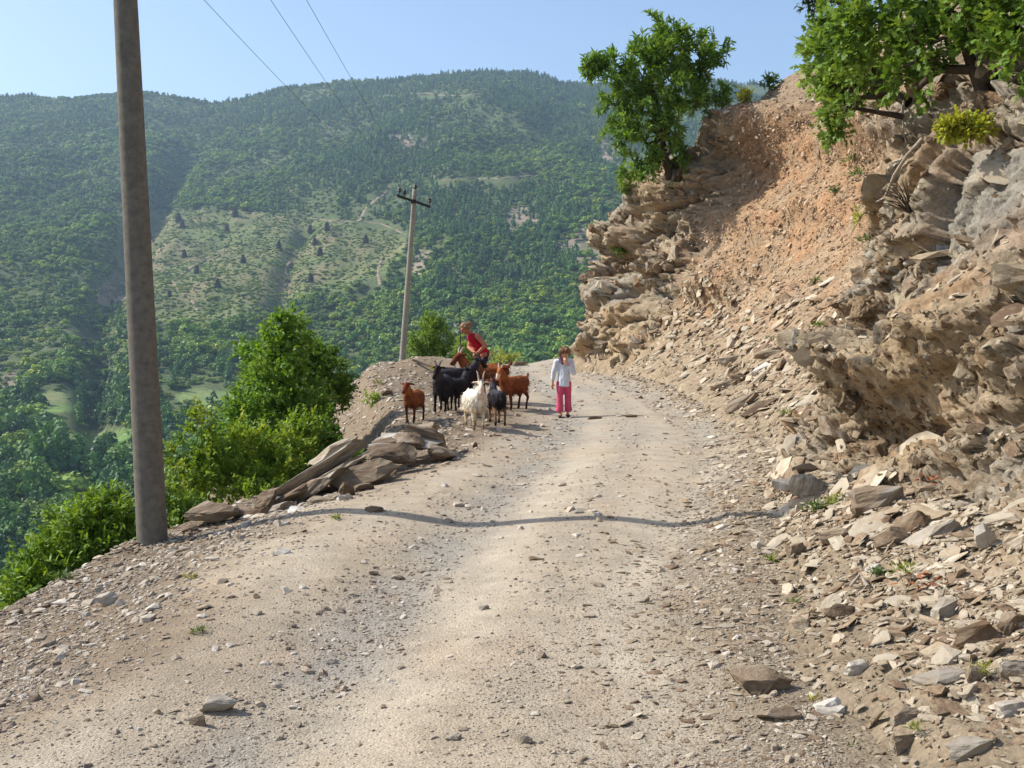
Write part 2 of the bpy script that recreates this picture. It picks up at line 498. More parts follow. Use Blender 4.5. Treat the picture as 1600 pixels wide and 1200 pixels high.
# ================================================================== THE CUT SLOPE ON THE RIGHT
SEC = {
 -2: [(0.95, -.15), (1.8, .3), (2.6, .8), (2.9, 1.5), (3.1, 2.1), (3.4, 2.6), (4.0, 3.0), (7.0, 4.6), (20, 11)],
 4: [(0.80, -.12), (1.6, .25), (2.45, .70), (2.75, 1.4), (3.0, 2.1), (3.3, 2.65), (3.9, 3.05), (6.5, 4.6), (20, 11)],
 6: [(1.10, -.10), (1.9, .28), (2.75, .70), (2.95, 1.4), (3.15, 2.1), (3.4, 2.7), (3.95, 3.15), (6.4, 4.9), (20, 12)],
 8: [(1.65, -.10), (2.2, .14), (2.65, .48), (2.85, 1.2), (3.1, 2.0), (3.35, 2.8), (3.8, 3.6), (6.5, 5.6), (20, 13)],
 9.6: [(2.15, -.10), (2.4, .14), (2.62, .45), (2.85, 1.05), (3.15, 1.7), (3.30, 2.5), (3.75, 3.9), (6.6, 6.2), (20, 14)],
 11: [(2.65, -.10), (2.95, .16), (3.3, .6), (3.75, 1.3), (4.15, 2.1), (4.5, 3.1), (4.9, 4.5), (7.6, 7.0), (21, 16)],
 14: [(3.05, -.10), (3.8, .45), (4.7, 1.15), (5.5, 1.95), (6.1, 2.8), (6.7, 3.9), (7.3, 5.3), (9.5, 7.8), (22, 17)],
 20: [(3.25, -.10), (4.3, .58), (5.3, 1.4), (6.3, 2.3), (7.3, 3.4), (8.1, 4.7), (8.9, 6.3), (10.5, 8.0), (24, 16)],
 25: [(3.25, -.10), (4.2, .68), (5.1, 1.55), (6.0, 2.5), (6.8, 3.7), (7.5, 5.0), (8.3, 6.8), (9.6, 8.4), (24, 16)],
 28: [(3.05, -.10), (3.8, .78), (4.5, 1.75), (5.1, 2.8), (5.6, 4.0), (6.0, 5.2), (6.7, 6.9), (8.6, 8.7), (24, 17)],
 30: [(2.6, -.10), (2.95, .9), (3.2, 1.9), (3.5, 3.0), (3.7, 4.1), (4.0, 5.1), (4.75, 6.1), (7.6, 8.2), (24, 17)],
 33: [(1.9, -.10), (2.1, .95), (2.35, 2.0), (2.6, 3.1), (2.85, 4.2), (3.35, 5.0), (4.3, 5.8), (7.6, 8.2), (24, 17)],
 36: [(2.5, -.12), (2.8, .8), (3.1, 1.7), (3.5, 2.6), (3.9, 3.6), (4.4, 4.5), (5.4, 5.5), (8.5, 8.2), (24, 20)],
 41: [(4.6, -.5), (5.0, .4), (5.6, 1.4), (6.2, 2.4), (6.8, 3.3), (7.6, 4.2), (8.6, 5.2), (11, 7.5), (26, 19)],
 52: [(10, -2), (11, -.6), (12, .6), (13, 1.8), (14, 2.8), (15, 3.8), (16, 4.8), (18, 7), (30, 17)]}
ys = np.array(sorted(SEC)); K = np.array([SEC[k] for k in sorted(SEC)], float)       # stations, 9, 2
sy = [-1.5]
while sy[-1] < 51: sy.append(sy[-1] + max(0.034, 0.0036 * abs(sy[-1])))
sy = np.array(sy)
nv = [12, 24, 30, 32, 34, 38, 26, 14]                                                # cells per band
sv = np.concatenate([np.arange(n) / n + i for i, n in enumerate(nv)] + [[8.0]])
def smooth_interp(t, xs, vals):
    i = np.clip(np.searchsorted(xs, t) - 1, 0, len(xs) - 2)
    f = (t - xs[i]) / (xs[i + 1] - xs[i])
    g = f * 0.5 + 0.5 * f * f * (3 - 2 * f)
    return vals[i] * (1 - g)[:, None, None] + vals[i + 1] * g[:, None, None]
KY = smooth_interp(sy, ys, K)                                                        # (ny, 9, 2)
iv = np.clip(sv.astype(int), 0, 7); fv = (sv - iv)
BX = KY[:, iv, 0] * (1 - fv) + KY[:, iv + 1, 0] * fv
BZ = KY[:, iv, 1] * (1 - fv) + KY[:, iv + 1, 1] * fv
BY = np.broadcast_to(sy[:, None], BX.shape).copy()
SV = np.broadcast_to(sv[None, :], BX.shape)
B = np.stack([BX, BY, BZ], -1)
def normals(B):
    du = np.gradient(B, axis=0); dv = np.gradient(B, axis=1)
    n = unit(np.cross(du, dv))
    return n
Nn = normals(B)
for _ in range(12):                                                                  # soft base normals
    Nn = unit(Nn + np.roll(Nn, 1, 0) + np.roll(Nn, -1, 0) + np.roll(Nn, 1, 1) + np.roll(Nn, -1, 1))
if Nn[200, 100, 0] > 0: Nn = -Nn
# where is bare rock, where loose scree
wob = 0.5 * fbm(BY * 0.8, BZ * 0.8, 0.3, 3, 31)
rockA = sstep(11.6, 10.2, BY + wob) * sstep(1.55, 2.05, SV + wob * 0.6 + 0.25 * sstep(7.5, 9.0, BY))
rockB = sstep(27.8, 29.4, BY + wob) * sstep(0.35, 0.8, SV + wob * 0.5)
rockC = sstep(0.30, 0.5, fbm(BY * 0.35, BZ * 0.5, 1.2, 3, 35)) * sstep(5.0, 5.6, SV) * 0.8
topsoil = sstep(5.9, 6.6, SV + wob * 0.5)
rock = np.clip(np.maximum(np.maximum(rockA, rockB), rockC) * (1 - 0.85 * topsoil), 0, 1)
# bedding frame: beds dip to the left and towards the road
qa = BY * 0.80 + BX * 0.35 - BZ * 0.45
qb = BZ * 0.85 + BX * 0.25 + BY * 0.40
qc = BX * 0.9 - BZ * 0.30
def blocks(sa, sb, sc, seed):
    wx = 0.35 * fbm(qa * 1.3, qb * 1.3, qc * 1.3, 2, seed + 9)
    f1, f2, cid, pl = worley(qa * sa + wx, qb * sb + wx, qc * sc, seed, True)
    return f2 - f1, cid + 0.85 * pl
e1, c1 = blocks(0.75, 1.5, 0.9, 40)
e2, c2 = blocks(2.0, 4.2, 2.2, 50)
e3, c3 = blocks(4.6, 11.0, 5.0, 60)
big = fbm(BY * 0.45, BZ * 0.55, BX * 0.4, 3, 70)
fine = fbm(BX * 6, BY * 6, BZ * 6, 4, 75, 0.6)
ridg = 1 - np.abs(fbm(BX * 1.6, BY * 1.6, BZ * 2.2, 4, 78)) * 2
flat = sstep(-0.05, 0.25, fbm(BY * 0.55, BZ * 0.55, 4.0, 2, 79) + 0.28 * sstep(1.9, 2.4, BZ) * sstep(12, 10, BY))   # smooth slab faces
Drock = 0.26 * big + (0.30 * (c1 - 0.5) - 0.16 * np.exp(-(e1 / 0.06) ** 2)) + (0.22 * (c2 - 0.5) - 0.07 * np.exp(-(e2 / 0.09) ** 2)) * (1 - 0.72 * flat) \
    + (0.06 * (c3 - 0.5)) * (1 - 0.55 * flat) + 0.03 * fine + 0.07 * (ridg - 0.4) * (1 - flat)
Dscree = 0.22 * big * sstep(0.3, 2, SV) + 0.05 * fbm(BY * 2, BX * 2, BZ * 2, 4, 80) + 0.022 * fine + 0.03 * (c3 - 0.5)
# the undercut ledges of the near rock nose and of the far one
def bump_at(y0, z0, ry, rz): return np.exp(-((BY - y0) / ry) ** 2 - ((BZ - z0) / rz) ** 2)
Dfeat = (0.55 * bump_at(9.0, 1.28, 0.55, 0.20) + 0.34 * bump_at(8.0, 1.16, 0.9, 0.17) - 0.80 * bump_at(8.6, 0.76, 0.7, 0.26) - 0.35 * bump_at(7.4, 0.95, 0.5, 0.2)
         + 0.30 * bump_at(6.9, 1.5, 0.8, 0.2) - 0.22 * bump_at(6.6, 1.15, 0.9, 0.2) + 0.30 * bump_at(9.4, 1.72, 0.25, 0.2) - 0.3 * bump_at(9.0, 1.56, 0.35, 0.12)
         + 0.2 * bump_at(7.6, 3.5, 0.7, 0.3) - 0.25 * bump_at(8.9, 3.4, 0.4, 0.35)) * sstep(13, 11, BY)
Dfeat += (0.25 * bump_at(33, 4.3, 1.2, 0.45) - 0.7 * bump_at(31.5, 3.4, 1.2, 0.4) + 0.35 * bump_at(31, 5.2, 1.0, 0.4) - 0.55 * bump_at(30.2, 2.5, 0.8, 0.4)
          - 0.6 * bump_at(30.0, 4.3, 0.7, 0.5) - 0.3 * bump_at(33, 1.9, 1.0, 0.3) + 0.7 * bump_at(28.6, 6.9, 1.8, 0.4) - 0.9 * bump_at(27.6, 5.6, 1.5, 0.8) + 0.5 * bump_at(24, 6.0, 2.2, 0.35) - 0.5 * bump_at(23, 5.2, 2.0, 0.4)
          + 0.4 * bump_at(27.5, 2.6, 1.2, 0.35) - 0.4 * bump_at(26.8, 2.0, 1.0, 0.3) + 0.45 * bump_at(25, 4.3, 0.8, 0.3) + 0.4 * bump_at(21, 3.6, 0.7, 0.3) + 0.35 * bump_at(17, 2.6, 0.8, 0.25))
Drock = Drock * (0.62 + 0.38 * sstep(12, 20, BY))
D = Drock * rock + Dscree * (1 - rock) + Dfeat * np.where(BY > 13, 0.8 + 0.2 * rock, 0.35 + 0.65 * rock)
D *= sstep(0.0, 0.5, SV) * (1 + 0.55 * sstep(20, 30, BY) * rock)
CP = B + Nn * D[..., None]
CP[..., 2] += -0.03 * sstep(0.4, 0, SV)
# second, finer breakage on the broken surface itself, so that nothing stretches
N2 = normals(CP); N2 = N2 * np.where((N2 * Nn).sum(-1, keepdims=True) < 0, -1, 1)
for _ in range(2): N2 = unit(N2 + np.roll(N2, 1, 0) + np.roll(N2, -1, 0) + np.roll(N2, 1, 1) + np.roll(N2, -1, 1))
ra = CP[..., 1] * 0.80 + CP[..., 0] * 0.35 - CP[..., 2] * 0.45; rb = CP[..., 2] * 0.85 + CP[..., 0] * 0.25 + CP[..., 1] * 0.40; rc = CP[..., 0] * 0.9 - CP[..., 2] * 0.30
g1_, g2_, gid, gpl = worley(ra * 3.4, rb * 7.5, rc * 3.8, 160, True)
h1_, h2_, hid, hpl = worley(ra * 8.5, rb * 18.0, rc * 9.0, 170, True)
near_ = sstep(16, 11, BY)
D2 = rock * (0.085 * (gid - 0.5) + 0.08 * gpl - 0.035 * np.exp(-((g2_ - g1_) / 0.1) ** 2) + near_ * (0.035 * (hid - 0.5) + 0.03 * hpl)) * (1 - 0.45 * flat)
CP = CP + N2 * (D2 * sstep(0.3, 0.8, SV))[..., None]
# colour of the stone, soil and scree
grey_r, tan_r, warm = srgb(140, 134, 122), srgb(156, 136, 108), srgb(150, 112, 78)
orange, screec, talus = srgb(160, 125, 93), srgb(154, 133, 107), srgb(148, 132, 109)
nA = fbm(BY * 0.5, BZ * 0.6, BX * 0.5, 4, 90); nB = fbm(BY * 1.8, BZ * 2.2, BX * 1.8, 4, 91)
cr = mixc(np.broadcast_to(grey_r, BX.shape + (3,)), tan_r, np.clip(0.45 + 1.1 * nA + 0.5 * (c1 - 0.5) - 0.3 * flat + 0.6 * sstep(2.3, 1.5, BZ) + 0.25 * sstep(25, 30, BY), 0, 1))
cr = mixc(cr, warm, np.clip(1.4 * nB - 0.15 + 0.5 * np.exp(-(e1 / 0.1) ** 2), 0, 1) * 0.65)
cr = mixc(cr, srgb(172, 160, 138), np.clip((c2 - 0.75) * 3, 0, 1) * 0.5)
cs = mixc(np.broadcast_to(screec, BX.shape + (3,)), talus, np.clip(sstep(2.2, 0.6, SV) + 0.5 * nA + sstep(13, 10, BY), 0, 1))
cs = mixc(cs, orange, np.clip(1.1 * nB + 0.4 * sstep(2.5, 4.5, SV) + 0.25 * sstep(16, 24, BY) - 0.1, 0, 1) * sstep(1.2, 2.6, SV) * sstep(11, 14, BY))
cc = mixc(cs, cr, rock)
cc = mixc(cc, srgb(138, 122, 102), topsoil * 0.7)
cc *= (1 + 0.2 * fine + 0.18 * (c3 - 0.5))[..., None]
ny2, nv2 = BX.shape
idc = np.arange(ny2 * nv2).reshape(ny2, nv2)
fq = np.stack([idc[:-1, :-1], idc[:-1, 1:], idc[1:, 1:], idc[1:, :-1]], -1).reshape(-1, 4)[:, ::-1]
cliff = tag(obj('cliff', mesh_np('cliff', CP.reshape(-1, 3), fq, M['cliff'], False, np.clip(cc, 0.01, 0.9).reshape(-1, 3))),
            'steep cut slope of grey slate and orange scree along the right of the road', None, None, 'structure')
CN = normals(CP)
flip = np.sign((CN * Nn).sum(-1, keepdims=True)); CN = CN * np.where(flip == 0, 1, flip)
# screen position of the slope, to find a spot seen at a photo pixel
_px = 800 + FPX * CP[..., 0] / (CP[..., 1] * math.cos(PITCH) - (CP[..., 2] - EYE) * math.sin(PITCH))
_py = 600 - FPX * ((CP[..., 2] - EYE) * math.cos(PITCH) + CP[..., 1] * math.sin(PITCH)) / (CP[..., 1] * math.cos(PITCH) - (CP[..., 2] - EYE) * math.sin(PITCH))
_ok = (CP[..., 1] > 2) & (CP[..., 0] < 14)
def on_cliff(px, py):
    """nearest-to-camera point of the slope that shows at this pixel, and its normal"""
    d = (_px - px) ** 2 + (_py - py) ** 2
    d = np.where(_ok, d, 1e9)
    cand = d < 14 ** 2
    if not cand.any():
        i = np.unravel_index(np.argmin(d), d.shape)
    else:
        yy = np.where(cand, CP[..., 1], 1e9)
        i0 = yy.min()
        dd = np.where(cand & (yy < i0 + 0.6), d, 1e9)
        i = np.unravel_index(np.argmin(dd), d.shape)
    return Vector(CP[i]), Vector(CN[i])
def on_ground(px, py):
    """where the ray of a pixel meets the near ground"""
    for yy in np.arange(2.5, 60, 0.03):
        p = P(px, py, yy)
        if p.z <= float(ground_z(p.x, p.y, False)): return Vector((p.x, p.y, float(ground_z(p.x, p.y))))
    return P(px, py, 30)

# ================================================================== THE FAR SIDE OF THE VALLEY
FU = np.array([-500, 0, 200, 400, 600, 800, 1000, 1300, 1900], float)
FD = np.array([36, 80, 150, 250, 400, 550, 700, 900, 1200, 1600, 2000, 2400, 3200], float)
FW = np.array([
 [2300, 1900, 1300, 980, 745, 615, 505, 412, 320, 230, 0, 0, 0],
 [2200, 1800, 1230, 930, 725, 608, 505, 412, 318, 228, 0, 0, 0],
 [2150, 1750, 1180, 900, 715, 602, 505, 415, 312, 220, 0, 0, 0],
 [2100, 1700, 1120, 870, 700, 595, 502, 412, 312, 224, 0, 0, 0],
 [2000, 1550, 1050, 820, 675, 575, 485, 392, 292, 196, 0, 0, 0],
 [1900, 1400, 950, 760, 630, 548, 460, 368, 266, 172, 0, 0, 0],
 [1800, 1300, 900, 730, 610, 530, 445, 355, 262, 178, 0, 0, 0],
 [1800, 1300, 900, 730, 610, 530, 445, 355, 262, 190, 0, 0, 0],
 [1800, 1300, 900, 730, 610, 530, 445, 355, 262, 200, 0, 0, 0]], float)
RU = [-500, 0, 60, 120, 220, 270, 330, 380, 450, 520, 600, 680, 750, 820, 850, 880, 940, 1000, 1110, 1175, 1300, 1600, 1900]
RW = [170, 152, 150, 156, 144, 151, 162, 159, 139, 132, 128, 118, 113, 113, 121, 132, 135, 138, 128, 132, 150, 160, 180]
GUL = [([165, 300, 330, 345], 0)]
def far_w(u, D):
    u = np.asarray(u, float); D = np.asarray(D, float)
    ridge = np.interp(u, RU, RW)
    rows = [np.interp(u, FU, FW[:, k]) for k in range(10)] + [ridge, ridge + 26, ridge + 130]
    lD, lk = np.log(D), np.log(FD)
    acc = 0
    for off in (-0.09, -0.045, 0, 0.045, 0.09):
        t = np.clip(lD + off * sstep(2000, 1500, D), lk[0], lk[-1])
        w = rows[0]
        for k in range(len(lk) - 1):
            f = np.clip((t - lk[k]) / (lk[k + 1] - lk[k]), 0, 1)
            w = np.where(t >= lk[k], rows[k] * (1 - f) + rows[k + 1] * f, w)
        acc = acc + w
    return acc / 5
def far_pos(u, D):
    w = far_w(u, D)
    e = np.arctan((600 - w) / FPX) - PITCH
    x, y = (u - 800) / FPX * D, D
    z = EYE + np.tan(e) * D
    k = sstep(150, 500, D) * sstep(2050, 1500, D)
    z = z + k * D * (0.020 * fbm(x / 110, y / 330, 0.5, 4, 101) + 0.010 * fbm(x / 60, y / 90, 2.5, 4, 102))
    ug = np.interp(w, [160, 240, 330, 430, 480, 560], [335, 290, 235, 178, 160, 150])
    z = z - k * D * 0.030 * np.exp(-((u - ug) / 30) ** 2) * sstep(170, 260, w)
    ug2 = np.interp(w, [330, 400, 460, 540], [485, 462, 440, 415])
    z = z - k * D * 0.012 * np.exp(-((u - ug2) / 18) ** 2) * sstep(320, 350, w) * sstep(560, 520, w)
    z = z + k * D * 0.018 * np.exp(-((u - 700) / 90) ** 2) * sstep(520, 380, w)
    return x, y, z
def far_px(u, D):
    x, y, z = far_pos(u, D)
    return 600 - FPX * np.tan(np.arctan2(z - EYE, y) + PITCH)
def hit_far(u, w):
    Ds = np.geomspace(150, 2050, 900)
    ww = far_px(np.full_like(Ds, u), Ds)
    k = np.argmax(ww <= w)
    D = Ds[k]
    x, y, z = far_pos(np.array([u], float), np.array([D]))
    return Vector((x[0], y[0], z[0]))
def in_poly(u, w, poly):
    c = np.zeros(np.shape(u), bool)
    j = len(poly) - 1
    for i in range(len(poly)):
        (xi, yi), (xj, yj) = poly[i], poly[j]
        c ^= ((yi > w) != (yj > w)) & (u < (xj - xi) * (w - yi) / (yj - yi + 1e-9) + xi)
        j = i
    return c
CLEAR = [(186, 330), (330, 326), (470, 336), (565, 350), (640, 378), (625, 410), (600, 425), (540, 455), (470, 470), (410, 495), (330, 510), (235, 500), (172, 470), (150, 455), (185, 415)]
MEADOW = [(268, 618), (300, 608), (372, 612), (384, 626), (330, 634), (280, 630)]
MEADOW2 = [(78, 682), (120, 674), (205, 670), (206, 692), (150, 700), (95, 697)]
TERR = [(50, 612), (115, 608), (122, 640), (60, 648)]
BARE = [[(786, 335), (812, 322), (842, 340), (838, 362), (800, 366)], [(868, 385), (905, 355), (940, 352), (940, 425), (905, 415)],
        [(592, 212), (625, 206), (672, 214), (668, 226), (640, 230)], [(150, 455), (190, 420), (205, 450), (180, 490), (155, 480)],
        [(0, 585), (22, 580), (30, 600), (10, 625), (0, 630)], [(935, 215), (960, 225), (958, 262), (938, 250)], [(640, 425), (660, 380), (672, 392), (655, 440)]]
fu = np.arange(-500, 1801, 5.0); fD = np.geomspace(36, 3200, 330)
FUg, FDg = np.meshgrid(fu, fD)
X, Y, Z = far_pos(FUg, FDg)
Wp = 600 - FPX * np.tan(np.arctan2(Z - EYE, Y) + PITCH)
nF = fbm(X / 40, Y / 60, 0.2, 5, 110); nG = fbm(X / 12, Y / 20, 0.7, 4, 111)
fc = np.broadcast_to(srgb(88, 98, 62), X.shape + (3,)).copy()
clr = in_poly(FUg, Wp, CLEAR) & (FDg > 300) & (FDg < 1500)
fc[clr] = mixc(mixc(np.broadcast_to(srgb(110, 120, 72), (clr.sum(), 3)), srgb(136, 118, 92), np.clip(0.4 + 1.0 * nF[clr], 0, 1)), srgb(92, 106, 62), np.clip(0.35 + 1.1 * nG[clr], 0, 1))
for pl in (MEADOW, MEADOW2, TERR):
    k = in_poly(FUg, Wp, pl) & (FDg > 200) & (FDg < 700)
    fc[k] = mixc(np.broadcast_to(srgb(112, 140, 74), (k.sum(), 3)), srgb(140, 142, 96), np.clip(0.4 + nG[k], 0, 1))
bare_k = np.zeros(X.shape, bool)
for pl in BARE: bare_k |= in_poly(FUg + 14 * nG, Wp + 8 * nF, pl)
bare_k &= FDg > 250
fc[bare_k] = mixc(np.broadcast_to(srgb(150, 134, 116), (bare_k.sum(), 3)), srgb(100, 100, 74), np.clip(0.3 + 1.6 * nG[bare_k], 0, 1))
nyf, nxf = X.shape
idf = np.arange(nyf * nxf).reshape(nyf, nxf)
ff = np.stack([idf[:-1, :-1], idf[:-1, 1:], idf[1:, 1:], idf[1:, :-1]], -1).reshape(-1, 4)
hills = tag(obj('hills', mesh_np('hills', np.stack([X, Y, Z], -1).reshape(-1, 3), ff, M['far'], True, fc.reshape(-1, 3))),
            'wooded hills rising on the far side of the valley', None, None, 'structure')

# dirt tracks on the far slope
M['track'] = mat_plain('track_dirt', srgb(136, 122, 98), 0.95, 0.4, 0.3, 0.3, 0.1)
def far_track(pts, width, label):
    dense = []
    for (a, b) in zip(pts[:-1], pts[1:]):
        n = max(3, int(math.hypot(b[0] - a[0], b[1] - a[1]) / 4))
        for i in range(n): dense.append((a[0] + (b[0] - a[0]) * i / n, a[1] + (b[1] - a[1]) * i / n))
    dense.append(pts[-1])
    ps = [hit_far(u + 1.5 * math.sin(w * 0.9), w) for u, w in dense]
    ps = [sum((ps[max(0, min(len(ps) - 1, i + k))] for k in (-1, 0, 1)), Vector()) / 3 for i in range(len(ps))]
    vs, fs = [], []
    for i, p in enumerate(ps):
        t = (ps[min(i + 1, len(ps) - 1)] - ps[max(i - 1, 0)]).normalized()
        sd = t.cross(Vector((0, -0.35, 1))).normalized() * width * (0.55 + 0.8 * random.random()) / 2
        up = Vector((0, -0.5, 1.0))
        vs += [p - sd - up * 0.6, p - sd * 0.9 + up * 0.22, p + sd * 0.9 + up * 0.22, p + sd - up * 0.6]
        if i:
            b = 4 * (i - 1)
            for k in range(3): fs.append((b + k, b + k + 1, b + 5 + k, b + 4 + k))
    o = obj('dirt_track', mesh_np('dirt_track', vs, fs, M['track'], False))
    return tag(o, label, None, None, 'structure'), [(p.x, p.y) for p in ps]
TRK = []
for pts, w, lab in [
    ([(366, 388), (335, 400), (305, 416), (280, 434), (272, 440), (284, 455), (305, 472), (312, 488)], 3.6, 'pale dirt track bending across the cleared slope'),
    ([(488, 341), (525, 346), (566, 347), (572, 330), (590, 312), (604, 303), (613, 291)], 5.0, 'pale zigzag track climbing beside the second pole top'),
    ([(566, 347), (600, 351), (640, 368)], 3.5, 'track edging the clearing towards the second pole'),
    ([(455, 408), (446, 422), (452, 440), (444, 452)], 4.0, 'short bare earth gully in the cleared slope'),
    ([(600, 402), (592, 425), (596, 448)], 3.0, 'thin bare earth streak left of the second pole'),
    ([(692, 283), (740, 279), (790, 279), (838, 274)], 5.0, 'long level track crossing the wooded slope'),
    ([(592, 152), (650, 146), (700, 150), (758, 147)], 7.0, 'faint track high below the summit ridge'),
    ([(120, 528), (150, 530), (176, 527)], 3.0, 'short pale track in the lower left woods')]:
    o, xy = far_track(pts, w, lab)
    TRK += xy
TRK = np.array(TRK)

# ================================================================== FAR WOODS
def crown_proto(seed, kind, nq=None, qs=1.0):
    """one far tree: a lumpy crown of many leaf-clump faces around uneven lobes"""
    r = np.random.default_rng(seed)
    lobes = []
    if kind == 'round':
        for _ in range(7):
            a = r.uniform(0, 6.28); q = r.uniform(0.1, 0.36)
            lobes.append((q * math.cos(a), q * math.sin(a), r.uniform(0.32, 0.80), r.uniform(0.15, 0.26)))
        lobes.append((0, 0, 0.5, 0.3))
    elif kind == 'tall':
        for i in range(9):
            h = 0.16 + 0.8 * i / 9
            a = r.uniform(0, 6.28); q = 0.08
            lobes.append((q * math.cos(a), q * math.sin(a), h, 0.20 * (1.08 - h) + 0.05))
    else:
        for _ in range(6):
            a = r.uniform(0, 6.28); q = r.uniform(0.1, 0.5)
            lobes.append((q * math.cos(a), q * math.sin(a), r.uniform(0.15, 0.45), r.uniform(0.2, 0.34)))
    vs, fs, cs = [], [], []
    nq = nq or (46 if kind != 'tall' else 30)
    hue = [np.array([1, 1, 1]), np.array([1.35, 1.15, 0.8]), np.array([0.62, 0.74, 0.8]), np.array([0.85, 0.95, 0.9])][seed % 4]
    base = hue * {'round': srgb(114, 146, 64), 'tall': srgb(90, 126, 68), 'bush': srgb(118, 144, 70)}[kind]
    for (x, y, z, rad) in lobes:
        for _ in range(nq):
            d = r.normal(size=3); d /= np.linalg.norm(d)
            if d[2] < -0.55: d[2] *= -0.5
            c = np.array([x, y, z]) + d * rad * np.array([1, 1, 0.85]) * r.uniform(0.7, 1.12)
            n = unit(d * 0.9 + r.normal(size=3) * 0.45 + np.array([0, 0, 0.3]))
            t = unit(np.cross(n, r.normal(size=3))); b = np.cross(n, t)
            s = rad * r.uniform(0.26, 0.46) * qs
            k = len(vs)
            vs += [c + t * s, c + b * s * 0.8, c - t * s, c - b * s * 0.8]
            fs.append((k, k + 1, k + 2, k + 3))
            cs += [base * r.uniform(0.7, 1.25)] * 4
    return mesh_np('far_' + kind, np.array(vs), np.array(fs), M['farleaf'], False, np.array(cs))
FAR = proto_collection('far_tree', [crown_proto(s, k) for s, k in [(1, 'round'), (2, 'round'), (3, 'round'), (4, 'round'), (12, 'tall'), (6, 'tall'), (7, 'tall'), (8, 'bush'), (9, 'bush'), (10, 'bush')]] + [crown_proto(20 + i, 'round', 190, 0.46) for i in range(4)] + [crown_proto(30 + i, 'bush', 170, 0.46) for i in range(2)])

def far_sample(n, u0, u1, d0, d1):
    u = RNG.uniform(u0, u1, n)
    D = np.sqrt(RNG.uniform(d0 ** 2, d1 ** 2, n))
    x, y, z = far_pos(u, D)
    w = 600 - FPX * np.tan(np.arctan2(z - EYE, y) + PITCH)
    return u, D, x, y, z, w
pts, rots, scl, idx = [], [], [], []
def put(x, y, z, h, wide, ids):
    n = len(x)
    pts.append(np.stack([x, y, z], 1))
    rots.append(np.stack([RNG.normal(0, 0.06, n), RNG.normal(0, 0.06, n), RNG.uniform(0, 6.28, n)], 1))
    scl.append(np.stack([h * wide, h * wide * RNG.uniform(0.85, 1.15, n), h], 1))
    idx.append(ids)
def excl(u, w, D, x, y):
    k = in_poly(u, w, CLEAR) & (D > 300)
    for pl in (MEADOW, MEADOW2, TERR):
        for dw in (-6, 4, 14, 24, 34): k |= in_poly(u, w - dw, pl) & (D > 150) & (D < 800)
    kb = np.zeros(len(u), bool)
    for pl in BARE: kb |= in_poly(u, w, pl)
    k |= kb & (RNG.random(len(u)) < 0.8)
    tr = np.zeros(len(u), bool)
    for i in range(0, len(TRK)):
        dy = TRK[i, 1] - y
        tr |= (np.abs(x - TRK[i, 0]) < 5) & (dy > -6) & (dy < 26)
    return k | tr
u, D, x, y, z, w = far_sample(105000, -220, 1260, 70, 2250)
dens = 0.62 + 1.2 * fbm(x / 90, y / 160, 0.1, 4, 120) + 0.5 * fbm(x / 22, y / 40, 0.9, 2, 119) + 0.35 * sstep(700, 350, D) + 0.2 * np.exp(-((u - np.interp(w, [160, 240, 330, 430, 480, 560], [335, 290, 235, 178, 160, 150])) / 40) ** 2)
keep = (RNG.random(len(u)) < dens) & ~excl(u, w, D, x, y) & (w < 1500) & ((u < 960) | (w < 240))
u, D, x, y, z, w = [a[keep] for a in (u, D, x, y, z, w)]
con = fbm(x / 160, y / 260, 3.1, 3, 121) + 0.45 * sstep(900, 1500, D) * sstep(300, 600, u) > RNG.uniform(0.05, 0.5, len(x))
hgt = np.where(con, RNG.uniform(6, 12, len(x)), RNG.uniform(4.5, 9.5, len(x))) * (0.78 + 0.75 * sstep(620, 300, D)) * (0.8 + 0.5 * np.clip(fbm(x / 60, y / 90, 5.0, 3, 122) + 0.4, 0, 1))
wide = np.where(con, RNG.uniform(0.75, 1.05, len(x)), RNG.uniform(0.95, 1.35, len(x)))
sp_ = fbm(x / 45, y / 70, 8.0, 3, 128) + RNG.normal(0, 0.22, len(x))
ids = np.where(con, 4 + np.digitize(sp_, [-0.15, 0.2]), np.digitize(sp_, [-0.28, 0.0, 0.28]))
ids = np.where(con, ids, np.array([1, 3, 0, 2])[np.clip(ids, 0, 3)])
ids = np.where(D < 420, np.where(con, ids, 10 + ids % 4), ids)
put(x, y, z - 0.4, hgt * RNG.choice([0.6, 0.85, 1.0, 1.25], len(x)), wide, ids)
# understorey and scrub on the open slope
u, D, x, y, z, w = far_sample(60000, 120, 960, 330, 1500)
c = in_poly(u, w, CLEAR)
keep = c & (RNG.random(len(u)) < 0.55 + 0.7 * fbm(x / 25, y / 45, 0.4, 3, 125) + 0.35 * sstep(400, 500, w))
x, y, z = x[keep], y[keep], z[keep]
put(x, y, z - 0.15, RNG.uniform(0.7, 2.0, len(x)), RNG.uniform(1.0, 1.5, len(x)), RNG.integers(7, 10, len(x)))
u, D, x, y, z, w = far_sample(52000, -220, 1000, 230, 2050)
ids_b = np.where(D < 420, RNG.integers(14, 16, len(u)), RNG.integers(7, 10, len(u)))
keep = (~excl(u, w, D, x, y) & (RNG.random(len(u)) < 0.9 + 0.8 * fbm(x / 50, y / 80, 2.2, 3, 118))) | (RNG.random(len(u)) < 0.08)
x, y, z, ids_b = x[keep], y[keep], z[keep], ids_b[keep]
put(x, y, z - 0.2, RNG.uniform(1.5, 3.6, len(x)), RNG.uniform(1.1, 1.5, len(x)), ids_b)
woods = tag(instancer('woods', np.concatenate(pts), np.concatenate(rots), np.concatenate(scl), np.concatenate(idx), FAR),
            'blue-green woods covering the hills across the valley', 'woods', None, 'stuff')

